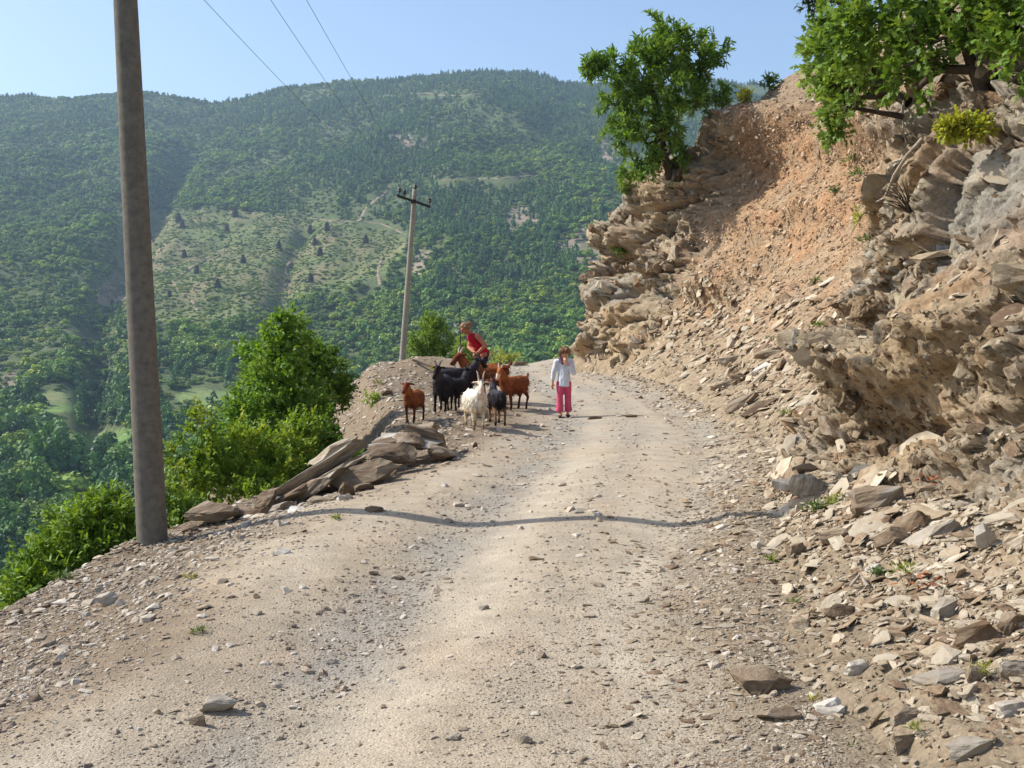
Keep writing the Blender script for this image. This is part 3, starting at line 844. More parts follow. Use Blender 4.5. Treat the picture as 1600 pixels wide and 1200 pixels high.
# dark cone-shaped stacks dotted over the clearing, each a thing
M['stack'] = mat_plain('dry_brush', srgb(64, 58, 44), 0.95, 0.5, 1.2, 0.8, 0.2)
def stack_mesh(seed):
    r = np.random.default_rng(seed)
    rings, seg = [(0, 1.0), (0.18, 1.06), (0.4, 0.9), (0.62, 0.72), (0.82, 0.55), (0.95, 0.42), (1.0, 0.15)], 12
    vs = [[rad * math.cos(6.283 * k / seg) * (1 + r.normal(0, 0.08)), rad * math.sin(6.283 * k / seg) * (1 + r.normal(0, 0.08)), h * 2.9 + r.normal(0, 0.07)] for h, rad in rings for k in range(seg)]
    fs = [(i * seg + k, i * seg + (k + 1) % seg, (i + 1) * seg + (k + 1) % seg, (i + 1) * seg + k) for i in range(len(rings) - 1) for k in range(seg)]
    n0 = len(vs)
    for _ in range(110):                                        # loose brush sticking out
        h = r.uniform(0.02, 0.98); a = r.uniform(0, 6.28)
        rad = np.interp(h, [q[0] for q in rings], [q[1] for q in rings])
        p = np.array([rad * math.cos(a), rad * math.sin(a), h * 2.9]); o_ = np.array([math.cos(a), math.sin(a), r.uniform(-0.6, 0.6)]) * r.uniform(0.15, 0.35)
        t = np.array([-math.sin(a), math.cos(a), 0.3]) * 0.12
        k = len(vs); vs += [list(p - t), list(p + t), list(p + t * 0.5 + o_), list(p - t * 0.5 + o_)]; fs.append((k, k + 1, k + 2, k + 3))
    return mesh_np('brush_stack', np.array(vs), np.array(fs), M['stack'])
stk = [stack_mesh(s) for s in range(4)]
STK = [(283, 346, 'topmost stack on the left of the clearing'), (289, 357, 'stack just below the topmost left one'), (371, 340, 'stack by the upper wood edge of the clearing'), (358, 363, 'stack in the upper middle of the clearing'),
       (238, 378, 'small stack close right of the near pole, upper'), (237, 412, 'small stack close right of the near pole, lower'), (291, 402, 'stack in grass above the bending track'), (382, 411, 'stack in the centre of the clearing'),
       (310, 429, 'stack casting a shadow beside the bending track'), (342, 449, 'largest stack low in the clearing'), (267, 464, 'lowest stack, left of the track bend'), (438, 390, 'stack beside the dark gully'),
       (487, 364, 'stack just right of the gully top'), (513, 362, 'stack near the upper edge, right part'), (494, 384, 'stack in the right part, below the upper pair'), (502, 400, 'wide stack in the middle of the right part'),
       (573, 380, 'stack farthest right, towards the second pole'), (487, 441, 'lowest stack of the right part')]
for i, (pu, pw, lab) in enumerate(STK):
    o = obj('brush_stack', stk[i % 4])
    p = hit_far(pu, pw)
    o.location = p - Vector((0, 0, 0.3))
    k = p.y * 12.5 / FPX / 3.0 * random.uniform(0.85, 1.15)
    o.scale = (k * random.uniform(0.9, 1.15), k, k * random.uniform(0.95, 1.2))
    o.rotation_euler = (0, 0, random.uniform(0, 6))
    tag(o, 'dark conical brush ' + lab, 'brush stack', 'dark stacks on the far clearing')

# ================================================================== UTILITY POLES AND LINES
M['concrete'] = mat_plain('weathered_concrete', srgb(112, 106, 95), 0.95, 0.3, 16, 0.7, 0.004)
M['concrete2'] = mat_plain('pale_concrete', srgb(150, 144, 130), 0.95, 0.2, 6, 0.5, 0.004)
M['iron'] = mat_plain('dark_iron', srgb(58, 50, 46), 0.7, 0.3, 20, 0.3, 0.003)
M['porcelain'] = mat_plain('brown_porcelain', srgb(62, 46, 40), 0.3, 0.2, 20, 0.1, 0.001, 0.5)
M['wire'] = mat_plain('grey_wire', srgb(70, 72, 74), 0.6, 0.1, 20, 0.0, 0.001)

def tube(path, radii, seg=8, cap=True):
    """rings along a path -> (verts, quads as list)"""
    path = [Vector(p) for p in path]
    vs, fs = [], []
    up = Vector((0.13, 0.31, 0.94))
    for i, p in enumerate(path):
        t = (path[min(i + 1, len(path) - 1)] - path[max(i - 1, 0)]).normalized()
        a = t.cross(up if abs(t.dot(up)) < 0.95 else Vector((1, 0, 0))).normalized(); b = t.cross(a)
        for k in range(seg):
            an = 6.28318 * k / seg
            vs.append(p + (a * math.cos(an) + b * math.sin(an)) * radii[i])
        if i:
            o = (i - 1) * seg
            for k in range(seg): fs.append((o + k, o + (k + 1) % seg, o + seg + (k + 1) % seg, o + seg + k))
    if cap:
        for i, o in ((0, 0), (len(path) - 1, (len(path) - 1) * seg)):
            c = len(vs); vs.append(path[i])
            for k in range(seg): fs.append((o + k, o + (k + 1) % seg, c, c))
    return vs, fs

def raw_mesh(name, vs, fs, mat, smooth=True):
    me = bpy.data.meshes.new(name)
    me.from_pydata([tuple(v) for v in vs], [], [tuple(dict.fromkeys(f)) for f in fs])
    me.validate(); me.update()
    me.materials.append(mat)
    if smooth: me.polygons.foreach_set('use_smooth', np.ones(len(me.polygons), bool))
    return me

def merge(parts):
    V_, F_ = [], []
    for vs, fs in parts:
        k = len(V_); V_ += list(vs); F_ += [tuple(i + k for i in f) for f in fs]
    return V_, F_

def insulator(pos, up, size):
    up = up.normalized()
    prof = [(-0.9, 0.10), (0.0, 0.12), (0.05, 0.42), (0.35, 0.5), (0.4, 0.30), (0.62, 0.42), (0.85, 0.34), (1.0, 0.16)]
    return tube([pos + up * h * size for h, r in prof], [r * size for h, r in prof], 10)

def utility_pole(base, top, r0, r1, arm_mid, arm_a, arm_b, pins, mat, label, isz=0.16):
    root = tag(empty('utility_pole', base), label, 'utility pole', 'concrete poles along the road')
    b0 = Vector(base)
    L_ = lambda p: Vector(p) - b0
    n = 24
    path = [L_(b0.lerp(top, i / n)) for i in range(n + 1)]
    vs, fs = tube(path, [r0 + (r1 - r0) * i / n for i in range(n + 1)], 24)
    obj('pole', raw_mesh('pole', vs, fs, mat), root)
    a, b = L_(arm_a), L_(arm_b)
    d = (b - a).normalized(); s = Vector((0, 0, 1)).cross(d).normalized(); u = d.cross(s)
    hw = 0.045 if isz < 0.17 else 0.05
    off = s * -(r1 + hw + 0.002)
    if off.y > 0: off = -off
    vs = [q + off + s * i * hw + u * j * hw for q in (a, b) for i, j in ((-1, -1), (1, -1), (1, 1), (-1, 1))]
    fs = [(0, 1, 2, 3), (7, 6, 5, 4)] + [(k, k + 4, (k + 1) % 4 + 4, (k + 1) % 4) for k in range(4)]
    arm = obj('crossarm', raw_mesh('crossarm', vs, fs, M['iron'], False), root)
    m = L_(arm_mid) + off * 0.2
    bv, bf = tube([m - Vector((0, 0, .07)), m + Vector((0, 0, .07))], [r1 * 1.22] * 2, 16, False)
    obj('clamp_band', raw_mesh('clamp_band', bv, bf, M['iron']), root)
    out = []
    for p, on_arm in pins:
        q = L_(p) + (off if on_arm else Vector((0, 0, 0)))
        vs, fs = insulator(q + Vector((0, 0, hw + isz * 0.5 if on_arm else isz * 0.5)), Vector((0, 0, 1)), isz)
        obj('insulator', raw_mesh('insulator', vs, fs, M['porcelain']), root)
        out.append(b0 + q + Vector((0, 0, isz * 1.1)))
    return root, out

# near pole: foot just beyond the shoulder edge, top above the picture
D1 = 9.0
f1, g1 = P(239, 862, D1), P(196, 0, D1)
axis = (g1 - f1).normalized()
base1 = f1 - axis * ((f1.z - float(ground_z(f1.x, f1.y))) / axis.z + 0.25)
top1 = f1 + axis * 7.0
armm = f1 + axis * 6.75
s1 = Vector((1, -0.22, 0.0)).normalized()
pins1 = [(armm - s1 * 1.25, True), (armm - s1 * 0.12 + Vector((0, 0, 0)), True), (armm + s1 * 0.42, True)]
pole1, w1 = utility_pole(base1, top1, 0.132, 0.082, armm, armm - s1 * 1.4, armm + s1 * 1.4, pins1, M['concrete'],
                         'thick concrete utility pole close by on the left shoulder')
D2 = 40.0
b2, t2 = P(627, 573, D2), P(648, 296, D2)
base2 = Vector((b2.x, b2.y, min(b2.z, float(ground_z(b2.x, b2.y)) + 0.0) - 0.3))
a2, c2_, m2 = P(621, 306, D2), P(673, 324, D2), P(646, 315, D2)
pole2, w2 = utility_pole(base2, t2, 0.125, 0.085, m2, a2, c2_, [(P(625, 306, D2), True), (P(633, 309, D2), True), (P(672, 322, D2), True), (P(649, 298, D2), False)], M['concrete2'],
                         'smaller leaning utility pole with crossarm at the road bend')
def wire(a, b, sag, label):
    n = 40
    path = [a.lerp(b, i / n) - Vector((0, 0, sag * 4 * (i / n) * (1 - i / n))) for i in range(n + 1)]
    vs, fs = tube(path, [0.0042] * (n + 1), 5)
    return tag(obj('power_line', raw_mesh('power_line', vs, fs, M['wire'])), label, 'power line', 'power lines between the poles')
wire(w1[0], w2[0], 0.30, 'thin power line, leftmost of three against the sky')
wire(w1[1], w2[1], 0.12, 'thin power line, middle of three against the sky')
wire(w1[2], w2[3], 0.10, 'thin power line, rightmost of three against the sky')
# dark tapering bar standing in for a dark mark at the far pole foot
gp = on_ground(640, 568)
vs, fs = tube([gp + Vector((0.1, 0, 0.1)), gp + Vector((0.6, -1.2, 0.0)), gp + Vector((1.2, -2.8, -0.02))], [0.035, 0.03, 0.02], 6)
tag(obj('dark_bar', raw_mesh('dark_bar', vs, fs, M['bark'])), 'dark thin bar on the ground at the far pole foot', 'branch')

# ================================================================== LOOSE STONE
def quat_euler(nrm, yaw, tilt):
    q = Vector(nrm).to_track_quat('Z', 'Y')
    from_yaw = Matrix.Rotation(yaw, 3, 'Z')
    m = q.to_matrix() @ Matrix.Rotation(tilt, 3, 'X') @ from_yaw
    return m.to_euler()

shards = [hull_rock('slate_shard', M['slate'], 300 + i, (1.0, [0.5, 0.62, 0.75, 0.45][i % 4], [0.12, 0.18, 0.26, 0.15, 0.10][i % 5]), 16, 0, 0, 0.3) for i in range(12)]
screes = [hull_rock('scree_chip', M['scree'], 330 + i, (1.0, [0.5, 0.62, 0.75, 0.45][i % 4], [0.2, 0.28, 0.38][i % 3]), 14, 0, 0, 0.3) for i in range(8)]
pebbs = [hull_rock('pebble', M['pebble'], 360 + i, (1.0, [0.65, 0.8, 0.9][i % 3], [0.35, 0.5, 0.62, 0.28][i % 4]), 15, 0, 0, 0.25) for i in range(10)]

# --- on the cut slope
dpx_u, dpx_v = np.gradient(_px, axis=0), np.gradient(_px, axis=1)
dpy_u, dpy_v = np.gradient(_py, axis=0), np.gradient(_py, axis=1)
area = np.abs(dpx_u * dpy_v - dpx_v * dpy_u)
tocam = unit(np.array([0, 0, EYE]) - CP)
facing = (CN * tocam).sum(-1)
inframe = (_px > 850) & (_px < 1720) & (_py > -60) & (_py < 1320) & (CP[..., 1] > 2.6) & (facing > 0.02)
wgt = np.where(inframe, np.minimum(area, 60), 0) * (np.clip(1 - rock, 0, 1) * (1 - 0.7 * topsoil) + 0.16 * rock * sstep(0.35, 0.75, CN[..., 2]))
dist_ = np.linalg.norm(CP - np.array([0, 0, EYE]), axis=-1)
def scatter_cliff(n, lo, hi, power, mask, cap):
    w_ = (wgt * mask).ravel(); w_ = w_ / w_.sum()
    k = RNG.choice(len(w_), n, p=w_)
    p = CP.reshape(-1, 3)[k]; nn = CN.reshape(-1, 3)[k]; d = dist_.ravel()[k]
    s = lo * (1 - RNG.random(n) * (1 - (lo / hi) ** power)) ** (-1 / power)         # pixels, heavy tail
    s = np.minimum(s * d / FPX, cap) * (0.4 + 0.6 * sstep(0.15, 1.2, SV.ravel()[k]))
    p = p + RNG.normal(0, 0.02, (n, 3)) * (d / 6)[:, None] * np.array([1, 1, 0]) + nn * s[:, None] * 0.01
    nn = unit(nn * 0.75 + np.array([-0.15, 0, 0.35]) + RNG.normal(0, 0.20, (n, 3)))
    ro = np.array([quat_euler(nn[i], random.gauss(0.6, 0.8), random.gauss(0, 0.22)) for i in range(n)])
    return p, ro, s, d
talus_m = np.where(BY < 12, 1.0, sstep(3.6, 1.6, SV + 1.2 * wob))
p_a, r_a, s_a, d_a = scatter_cliff(17000, 6, 92, 1.75, talus_m, 0.45)
q_ = scatter_cliff(7500, 5, 34, 2.0, (BY < 10.5) * (SV < 2.5) * 1.0, 0.4)
p_a, r_a, s_a, d_a = [np.concatenate([a_, b_]) for a_, b_ in zip((p_a, r_a, s_a, d_a), q_)]
q_ = scatter_cliff(2600, 11, 52, 1.6, (BY < 10.5) * (SV < 2.5) * 1.0, 0.4)
p_a, r_a, s_a, d_a = [np.concatenate([a_, b_]) for a_, b_ in zip((p_a, r_a, s_a, d_a), q_)]
def shown(p):
    f = p[:, 1] * math.cos(PITCH) - (p[:, 2] - EYE) * math.sin(PITCH)
    u_, v_ = 800 + FPX * p[:, 0] / f, 600 - FPX * ((p[:, 2] - EYE) * math.cos(PITCH) + p[:, 1] * math.sin(PITCH)) / f
    return (u_ > 5) & (u_ < 1595) & (v_ > 5) & (v_ < 1195)
order = np.argsort(-s_a / d_a * shown(p_a))
fronts = order[:300]
LOOSE = {}
def shard_objects(name, ids, p, ro, s, protos, cat, group):
    for j in ids:
        o = bpy.data.objects.new(name, protos[int(RNG.integers(len(protos)))])
        o.location = p[j]; o.rotation_euler = ro[j]
        o.scale = (s[j], s[j] * random.uniform(0.7, 1.15), s[j] * random.uniform(0.6, 1.3))
        link(o)
        tag(o, name, cat, group); LOOSE.setdefault(name, []).append(o)
shard_objects('slate_shard', fronts, p_a, r_a, s_a, shards, 'rock', 'slate fragments of the slope foot')
rest = order[300:]
def rest_scatter(name, p, ro, s, coll, n, label, cat):
    m = len(p)
    sc3 = np.stack([s, s * RNG.uniform(0.7, 1.15, m), s * RNG.uniform(0.6, 1.3, m)], 1)
    return tag(instancer(name, p, ro, sc3, RNG.integers(0, n, m), coll), label, cat, None, 'stuff')
SH = proto_collection('shard_kind', shards); SCR = proto_collection('scree_kind', screes); PB = proto_collection('pebble_kind', pebbs)
rest_scatter('slate_rubble', p_a[rest], r_a[rest], s_a[rest], SH, 12, 'loose slate rubble along the foot of the slope', 'rubble')
p_b, r_b, s_b, d_b = scatter_cliff(24000, 2.6, 15, 2.3, np.clip(1.15 - talus_m, 0, 1) * (BY > 11.5) * (SV < 7.6), 0.2)
rest_scatter('scree', p_b, r_b, s_b, SCR, 8, 'fine orange scree covering the bowl of the slope', 'scree')

# --- on the road and shoulder
n = 130000
yy = 1 / RNG.uniform(1 / 45.0, 1 / 2.7, n)
xx = RNG.uniform(-0.62, 0.62, n) * yy
L_, R_, C_ = xl(yy), xr(yy), rut(yy)
S_ = xx - C_
prob = 0.30 + 0.75 * np.exp(-(S_ / 0.36) ** 2) + 0.5 * np.exp(-((S_ - 2.0) / 0.3) ** 2) + 0.25 * np.exp(-((S_ - 0.95) / 0.3) ** 2) + 0.9 * sstep(0.2, -1.0, xx - L_ - 1.9) + 0.8 * sstep(-0.9, -0.1, xx - R_)
prob *= 1 - 0.72 * np.clip(np.exp(-((S_ - 0.47) / 0.26) ** 2) + np.exp(-((S_ - 1.45) / 0.26) ** 2) + 0.7 * np.exp(-((S_ + 0.75) / 0.22) ** 2), 0, 1)
prob *= 0.65 + 0.9 * fbm(xx * 1.5, yy * 1.5, 0.6, 3, 140)
keep = (RNG.random(n) < prob) & (xx > L_ - 3.0) & (xx < R_ + 0.25) & ~((xx < -2) & (yy > 40))
xx, yy = xx[keep], yy[keep]; n = len(xx)
zz = ground_z(xx, yy)
lo, hi, pw = 3.4, 26, 2.7
s_g = lo * (1 - RNG.random(n) * (1 - (lo / hi) ** pw)) ** (-1 / pw) * np.hypot(xx, yy) / FPX
off = xx < xl(yy) + 1.5
s_g = np.minimum(s_g * np.where(off, 1.35, 1.0), 0.16)
e = 0.04
nrm = unit(np.stack([-(ground_z(xx + e, yy, False) - ground_z(xx - e, yy, False)) / (2 * e), -(ground_z(xx, yy + e, False) - ground_z(xx, yy - e, False)) / (2 * e), np.ones(n)], 1))
nrm = unit(nrm + RNG.normal(0, 0.14, (n, 3)))
p_g = np.stack([xx, yy, zz + s_g * 0.05], 1)
r_g = np.array([quat_euler(nrm[i], random.uniform(0, 6.28), random.gauss(0, 0.15)) for i in range(n)])
order = np.argsort(-s_g / yy * shown(p_g))
shard_objects('stone', order[:300], p_g, r_g, s_g, pebbs, 'stone', 'stones scattered over the road')
rest_scatter('gravel', p_g[order[300:]], r_g[order[300:]], s_g[order[300:]], PB, 10, 'loose gravel spread over the road and shoulder', 'gravel')

# --- slate chips where the slope runs out on the road, and on the outer shoulder
n = 26000
yy = 1 / RNG.uniform(1 / 32.0, 1 / 2.7, n)
edge_r = RNG.random(n) < 0.55
xx = np.where(edge_r, xr(yy) + RNG.normal(0.05, 0.42, n), xl(yy) + np.where(yy < 14, RNG.normal(0.15, 0.75, n), RNG.uniform(-4.0, 2.2, n)))
keep = np.where(edge_r, xx < xr(yy) + 0.8, xx > xl(yy) - 4.0) & (np.abs(xx) < 0.6 * yy)
xx, yy = xx[keep], yy[keep]; n = len(xx)
s_e = 4.5 * (1 - RNG.random(n) * (1 - (4.5 / 34) ** 2.1)) ** (-1 / 2.1) * yy / FPX
s_e = np.minimum(s_e, 0.2)
nr_ = unit(np.stack([-(ground_z(xx + e, yy, False) - ground_z(xx - e, yy, False)) / (2 * e), np.zeros(n), np.ones(n)], 1) + RNG.normal(0, 0.14, (n, 3)))
r_e = np.array([quat_euler(nr_[i], random.uniform(0, 6.28), random.gauss(0, 0.15)) for i in range(n)])
rest_scatter('slate_chips', np.stack([xx, yy, ground_z(xx, yy) + s_e * 0.06], 1), r_e, s_e, SH, 12, 'small slate chips strewn along both road edges', 'chips')

an_ = RNG.uniform(0, 6.28, 260); rr_ = 0.12 + np.abs(RNG.normal(0, 0.22, 260))
cx_, cy_ = base1.x + 0.02 + rr_ * np.cos(an_), base1.y + rr_ * np.sin(an_) - 0.05
sp_ = RNG.uniform(0.02, 0.09, 260)
rest_scatter('pole_packing', np.stack([cx_, cy_, ground_z(cx_, cy_) + 0.01], 1), np.stack([RNG.normal(0, .3, 260), RNG.normal(0, .3, 260), an_], 1), sp_, SH, 12, 'stones packed round the foot of the near pole', 'packing stones')

# --- rocks that can be told apart, one by one
ANCH = []
def hero(px, py, w, h, tilt, mat, label, depth=None, thick=None, cliffy=False, sink=0.25, name='rock', seed=None, flatness=None):
    """a rock of w x h photo pixels whose foot is seen at (px, py)"""
    if cliffy:
        p, nn = on_cliff(px, py)
        if p.x < float(xr(p.y)) + 0.9: p.z = max(p.z, float(ground_z(p.x, p.y)))
    elif depth: p = P(px, py, depth)
    else: p = on_ground(px, py)
    k = p.y / FPX
    W, H = w * k, h * k * (0.9 if depth else 1.08)
    T = thick if thick else W * random.uniform(0.55, 0.8)
    sd = seed if seed is not None else int(px * 7 + py)
    me = hull_rock(name, M[mat], sd, (W * 1.14, T, H * 1.2), 17, 2, 0.09, 0.14)
    o = obj(name, me)
    o.location = p + Vector((0, T * 0.15, H * (0.5 - sink)))
    o.rotation_euler = (random.gauss(0, 0.08), R(-tilt), random.gauss(0, 0.12))
    ANCH.append((px, py, label))
    return tag(o, label, 'rock')
# the heap of slabs on the road edge
PILE = [
 (478, 752, 215, 22, 32, 'greyrock', 'long pale slate slab sloping along the outer edge of the heap', 10.9, 0.6),
 (505, 758, 170, 20, 31, 'brownrock', 'long brown layered slab leaning against the pale one', 10.6, 0.5),
 (462, 782, 120, 20, 30, 'brownrock', 'lower brown layered slab in the heap, left end', 10.2, 0.4),
 (486, 770, 130, 16, 33, 'greyrock', 'thin grey plate wedged between the long slabs of the heap', 10.4, 0.4),
 (530, 742, 96, 15, 26, 'greyrock', 'thin grey plate over the ridged brown slab', 10.7, 0.4),
 (440, 788, 90, 14, 33, 'brownrock', 'thin brown plate at the lower left of the heap', 10.0, 0.35),
 (600, 696, 80, 14, 14, 'brownrock', 'thin brown plate under the pale top slab', 11.9, 0.4),
 (560, 752, 116, 36, 17, 'brownrock', 'brown ridged slab lying across the middle of the heap', 10.4, 0.45),
 (520, 715, 90, 26, 30, 'brownrock', 'dark hollowed slab at the top middle of the heap', 11.4, 0.5),
 (580, 708, 100, 18, 8, 'greyrock', 'pale flat slab between the middle and right of the heap', 11.6, 0.6),
 (612, 718, 74, 32, 4, 'brownrock', 'square brown block with pale top in the heap', 11.2, 0.4),
 (622, 690, 124, 16, -4, 'greyrock', 'pale weathered slab lying on top of the heap', 12.1, 0.6),
 (648, 678, 76, 16, 16, 'brownrock', 'brown slab behind the top of the heap', 12.6, 0.5),
 (668, 694, 70, 36, -22, 'brownrock', 'large tilted olive-brown block at the right end of the heap', 12.2, 0.45),
 (640, 699, 54, 28, -4, 'bedrock', 'grey block under the tilted right block', 11.9, 0.4),
 (690, 714, 42, 26, -10, 'bedrock', 'small grey-topped block closing the heap on the right', 11.9, 0.3),
 (563, 774, 42, 26, 6, 'brownrock', 'small brown cube-like block in front of the heap', 9.9, 0.2),
 (546, 792, 44, 30, -12, 'palerock', 'white-grey stone where the pole shadow meets the heap', 9.3, 0.25),
 (522, 790, 26, 28, 0, 'brownrock', 'small dark upright stone beside the white-grey one', 9.4, 0.15),
 (500, 792, 40, 24, 8, 'brownrock', 'rusty brown stone at the front foot of the heap', 9.5, 0.2),
 (542, 770, 26, 26, 0, 'bedrock', 'rounded grey stone in front of the heap', 9.6, 0.15),
 (586, 724, 20, 32, -10, 'bedrock', 'narrow upright splinter in the heap', 11.2, 0.15),
 (537, 722, 22, 26, 20, 'palerock', 'small pale wedge inside the dark hollow of the heap', 11.0, 0.15),
 (604, 752, 34, 22, 5, 'brownrock', 'low brown stone right of the ridged slab', 10.7, 0.2),
 (420, 792, 44, 34, 20, 'brownrock', 'dark rounded stone at the left tip of the heap', 9.9, 0.25),
 (402, 806, 40, 18, 12, 'bedrock', 'low grey stone at the left tip of the heap', 9.7, 0.2),
 (438, 800, 46, 20, 24, 'bedrock', 'grey splinter between heap and shoulder', 9.7, 0.2),
 (372, 804, 30, 14, 6, 'brownrock', 'small flat stone between the heap and the brown block', 9.8, 0.2),
 (478, 812, 58, 26, -14, 'palerock', 'pale cream slab lying in front of the heap', 9.0, 0.3),
 (328, 808, 80, 32, 9, 'brownrock', 'big dark brown block right of the near pole', 9.6, 0.35),
 (298, 832, 26, 16, 0, 'brownrock', 'small reddish stone under the big brown block', 9.3, 0.15),
 (488, 828, 26, 10, 0, 'bedrock', 'small flat stone below the pale cream slab', 8.7, 0.15),
 (584, 800, 30, 8, 0, 'bedrock', 'thin stone on the pole shadow by the heap', None, 0.15),
 (482, 660, 22, 12, 10, 'brownrock', 'small dark rock high on the fill slope', None, 0.2),
 (605, 618, 18, 10, 20, 'brownrock', 'small dark rock on the bank left of the goats', None, 0.2)]
for (px, py, w_, h_, tl, mt, lab, dep, th) in PILE:
    hero(px, py, w_, h_, tl, mt, lab, dep, th)
for (px, py, w_, h_, tl, mt, lab) in [
 (343, 1116, 54, 28, -6, 'palerock', 'pale fist-sized rock in the left foreground'),
 (308, 1134, 26, 22, 10, 'bedrock', 'small grey rock left of the pale foreground rock'),
 (352, 1094, 24, 12, 5, 'bedrock', 'small dark stone tucked behind the pale foreground rock'),
 (166, 946, 34, 26, 12, 'palerock', 'white stone standing on the left shoulder'),
 (440, 866, 26, 12, -4, 'palerock', 'flat stone with dark shadow right of the near pole'),
 (756, 953, 17, 11, 4, 'palerock', 'small stone in the middle of the road'),
 (838, 875, 24, 9, 0, 'bedrock', 'flat grey stone on the road before the pole shadow'),
 (902, 802, 20, 8, 0, 'bedrock', 'small flat stone just beyond the pole shadow'),
 (708, 1156, 28, 12, 12, 'bedrock', 'thin bluish stone near the bottom of the road'),
 (820, 1163, 24, 16, 0, 'bedrock', 'rounded stone near the bottom centre of the road'),
 (478, 1050, 18, 12, 0, 'brownrock', 'dark stone in the grey gravel of the left rut'),
 (520, 1040, 16, 10, 0, 'palerock', 'pale stone in the grey gravel of the left rut'),
 (742, 700, 8, 12, 0, 'brownrock', 'tiny upright stone before the white goat'),
 (930, 655, 22, 6, 0, 'brownrock', 'dark flat stone on the road right of the girl'),
 (985, 652, 20, 6, 0, 'brownrock', 'dark flat stone farther right of the girl'),
 (905, 568, 22, 8, 0, 'palerock', 'pale stone on the far road behind the girl'),
 (812, 572, 24, 10, 0, 'brownrock', 'brown stone on the far road crest')]:
    hero(px, py, w_, h_, tl, mt, lab, sink=0.34)
for (px, py, w_, h_, tl, mt, lab) in [
 (1188, 1126, 96, 46, -3, 'brownrock', 'large rounded tan boulder at the bottom right road edge'),
 (1220, 1170, 60, 26, -4, 'bedrock', 'low boulder below the large rounded one'),
 (1475, 968, 46, 36, 20, 'palerock', 'rock with a white tip in the right rubble'),
 (1524, 1010, 74, 40, 18, 'bedrock', 'broad grey slab lying in the right rubble'),
 (1547, 858, 30, 54, 20, 'palerock', 'upright oval slab on the bare earth patch'),
 (1586, 985, 46, 30, 25, 'brownrock', 'brown stone at the right edge beside the grey slab'),
 (1300, 1128, 42, 26, -5, 'palerock', 'pale stone right of the large rounded boulder'),
 (1288, 1146, 40, 20, 10, 'palerock', 'cream stone under the pale one'),
 (1414, 1172, 48, 40, 12, 'brownrock', 'purple-brown rock at the bottom right'),
 (1420, 1124, 42, 26, 10, 'bedrock', 'grey block above the purple-brown rock'),
 (1590, 1066, 50, 38, 4, 'bedrock', 'grey boulder at the right picture edge'),
 (1247, 986, 30, 30, 8, 'brownrock', 'small brown cube of rock left in the rubble'),
 (1318, 960, 64, 20, -4, 'brownrock', 'flat tan slab left of the rubble middle'),
 (1310, 846, 56, 24, 6, 'brownrock', 'brown block below the near rock face'),
 (1396, 852, 52, 34, -4, 'brownrock', 'square brown block under the leaning slab'),
 (1432, 826, 66, 34, 32, 'bedrock', 'leaning grey slab below the near rock face'),
 (1462, 838, 90, 26, 36, 'palerock', 'long pale sloping slab beside the leaning one'),
 (1372, 792, 80, 44, 20, 'bedrock', 'big grey slab lying against the rock foot'),
 (1472, 1074, 84, 26, 12, 'bedrock', 'long low slab in the right rubble'),
 (1528, 1062, 30, 36, -30, 'brownrock', 'dark leaf-shaped stone standing in the rubble'),
 (1590, 1120, 60, 26, 5, 'palerock', 'flat pale stone at the right picture edge'),
 (1500, 1180, 70, 34, 18, 'bedrock', 'grey slab in the bottom right corner'),
 (1330, 1060, 40, 24, 0, 'palerock', 'light stone in the middle of the right rubble'),
 (1365, 900, 30, 18, 10, 'palerock', 'small white stone under the bare earth patch'),
 (1250, 860, 34, 24, 10, 'bedrock', 'grey stone left of the brown block'),
 (1268, 776, 40, 56, 70, 'brownrock', 'upright layered slab at the foot of the rock nose'),
 (1238, 772, 24, 60, 78, 'palerock', 'thin pale upright slab at the road side of the rock nose'),
 (1166, 632, 72, 16, 27, 'bedrock', 'long slate plank on the slide beside the road'),
 (1186, 640, 66, 13, 27, 'brownrock', 'second slate plank lying under the long one'),
 (1202, 548, 48, 14, 8, 'brownrock', 'dark flat slab high on the slide'),
 (1140, 563, 40, 16, 5, 'bedrock', 'grey block on the slide'),
 (1190, 575, 52, 16, 22, 'palerock', 'pale slab on the slide'),
 (1132, 600, 44, 16, 12, 'bedrock', 'grey slab low on the slide'),
 (1155, 588, 30, 16, 10, 'brownrock', 'brown block in the middle of the slide')]:
    hero(px, py, w_, h_, tl, mt, lab, cliffy=True, sink=0.32)

# --- blocks of the rock face itself: pieces of the cut slope
wr = np.where(inframe & (rock > 0.5) & (SV < 6.3), np.minimum(area, 40) * sstep(0.05, 0.35, facing), 0).ravel()
rubbly = np.clip(1.2 - flat + 0.5 * sstep(2.2, 1.4, BZ), 0.2, 1).ravel()
blk = [hull_rock('rock_block', M['facerock' if i % 3 else 'bedrock'], 500 + i, (1.0, [0.7, 0.9, 0.55][i % 3], [0.32, 0.5, 0.25, 0.65][i % 4]), 18, 2, 0.10, 0.14) for i in range(12)]
def bed_rot(nn):
    """blocks lie in the bedding, a little turned"""
    b = Vector((0.30, -0.42, 0.86)) + Vector((random.gauss(0, .14), random.gauss(0, .14), random.gauss(0, .1)))
    return quat_euler(b, random.gauss(0.3, 0.5), 0)
kk = RNG.choice(len(wr), 300, p=wr * rubbly / (wr * rubbly).sum(), replace=False)
for i, k in enumerate(kk):
    p = CP.reshape(-1, 3)[k]; nn = CN.reshape(-1, 3)[k]; d = dist_.ravel()[k]
    s = (20 + 75 * random.random() ** 2) * d / FPX * (0.75 if d > 20 else 1)
    o = obj('rock_block', blk[i % 12], cliff)
    o.location = Vector(p) - Vector(nn) * s * 0.2
    o.rotation_euler = bed_rot(nn)
    o.scale = (s, s * random.uniform(0.7, 1.1), s * random.uniform(0.7, 1.2))
kk = RNG.choice(len(wr), 4200, p=wr * rubbly / (wr * rubbly).sum())
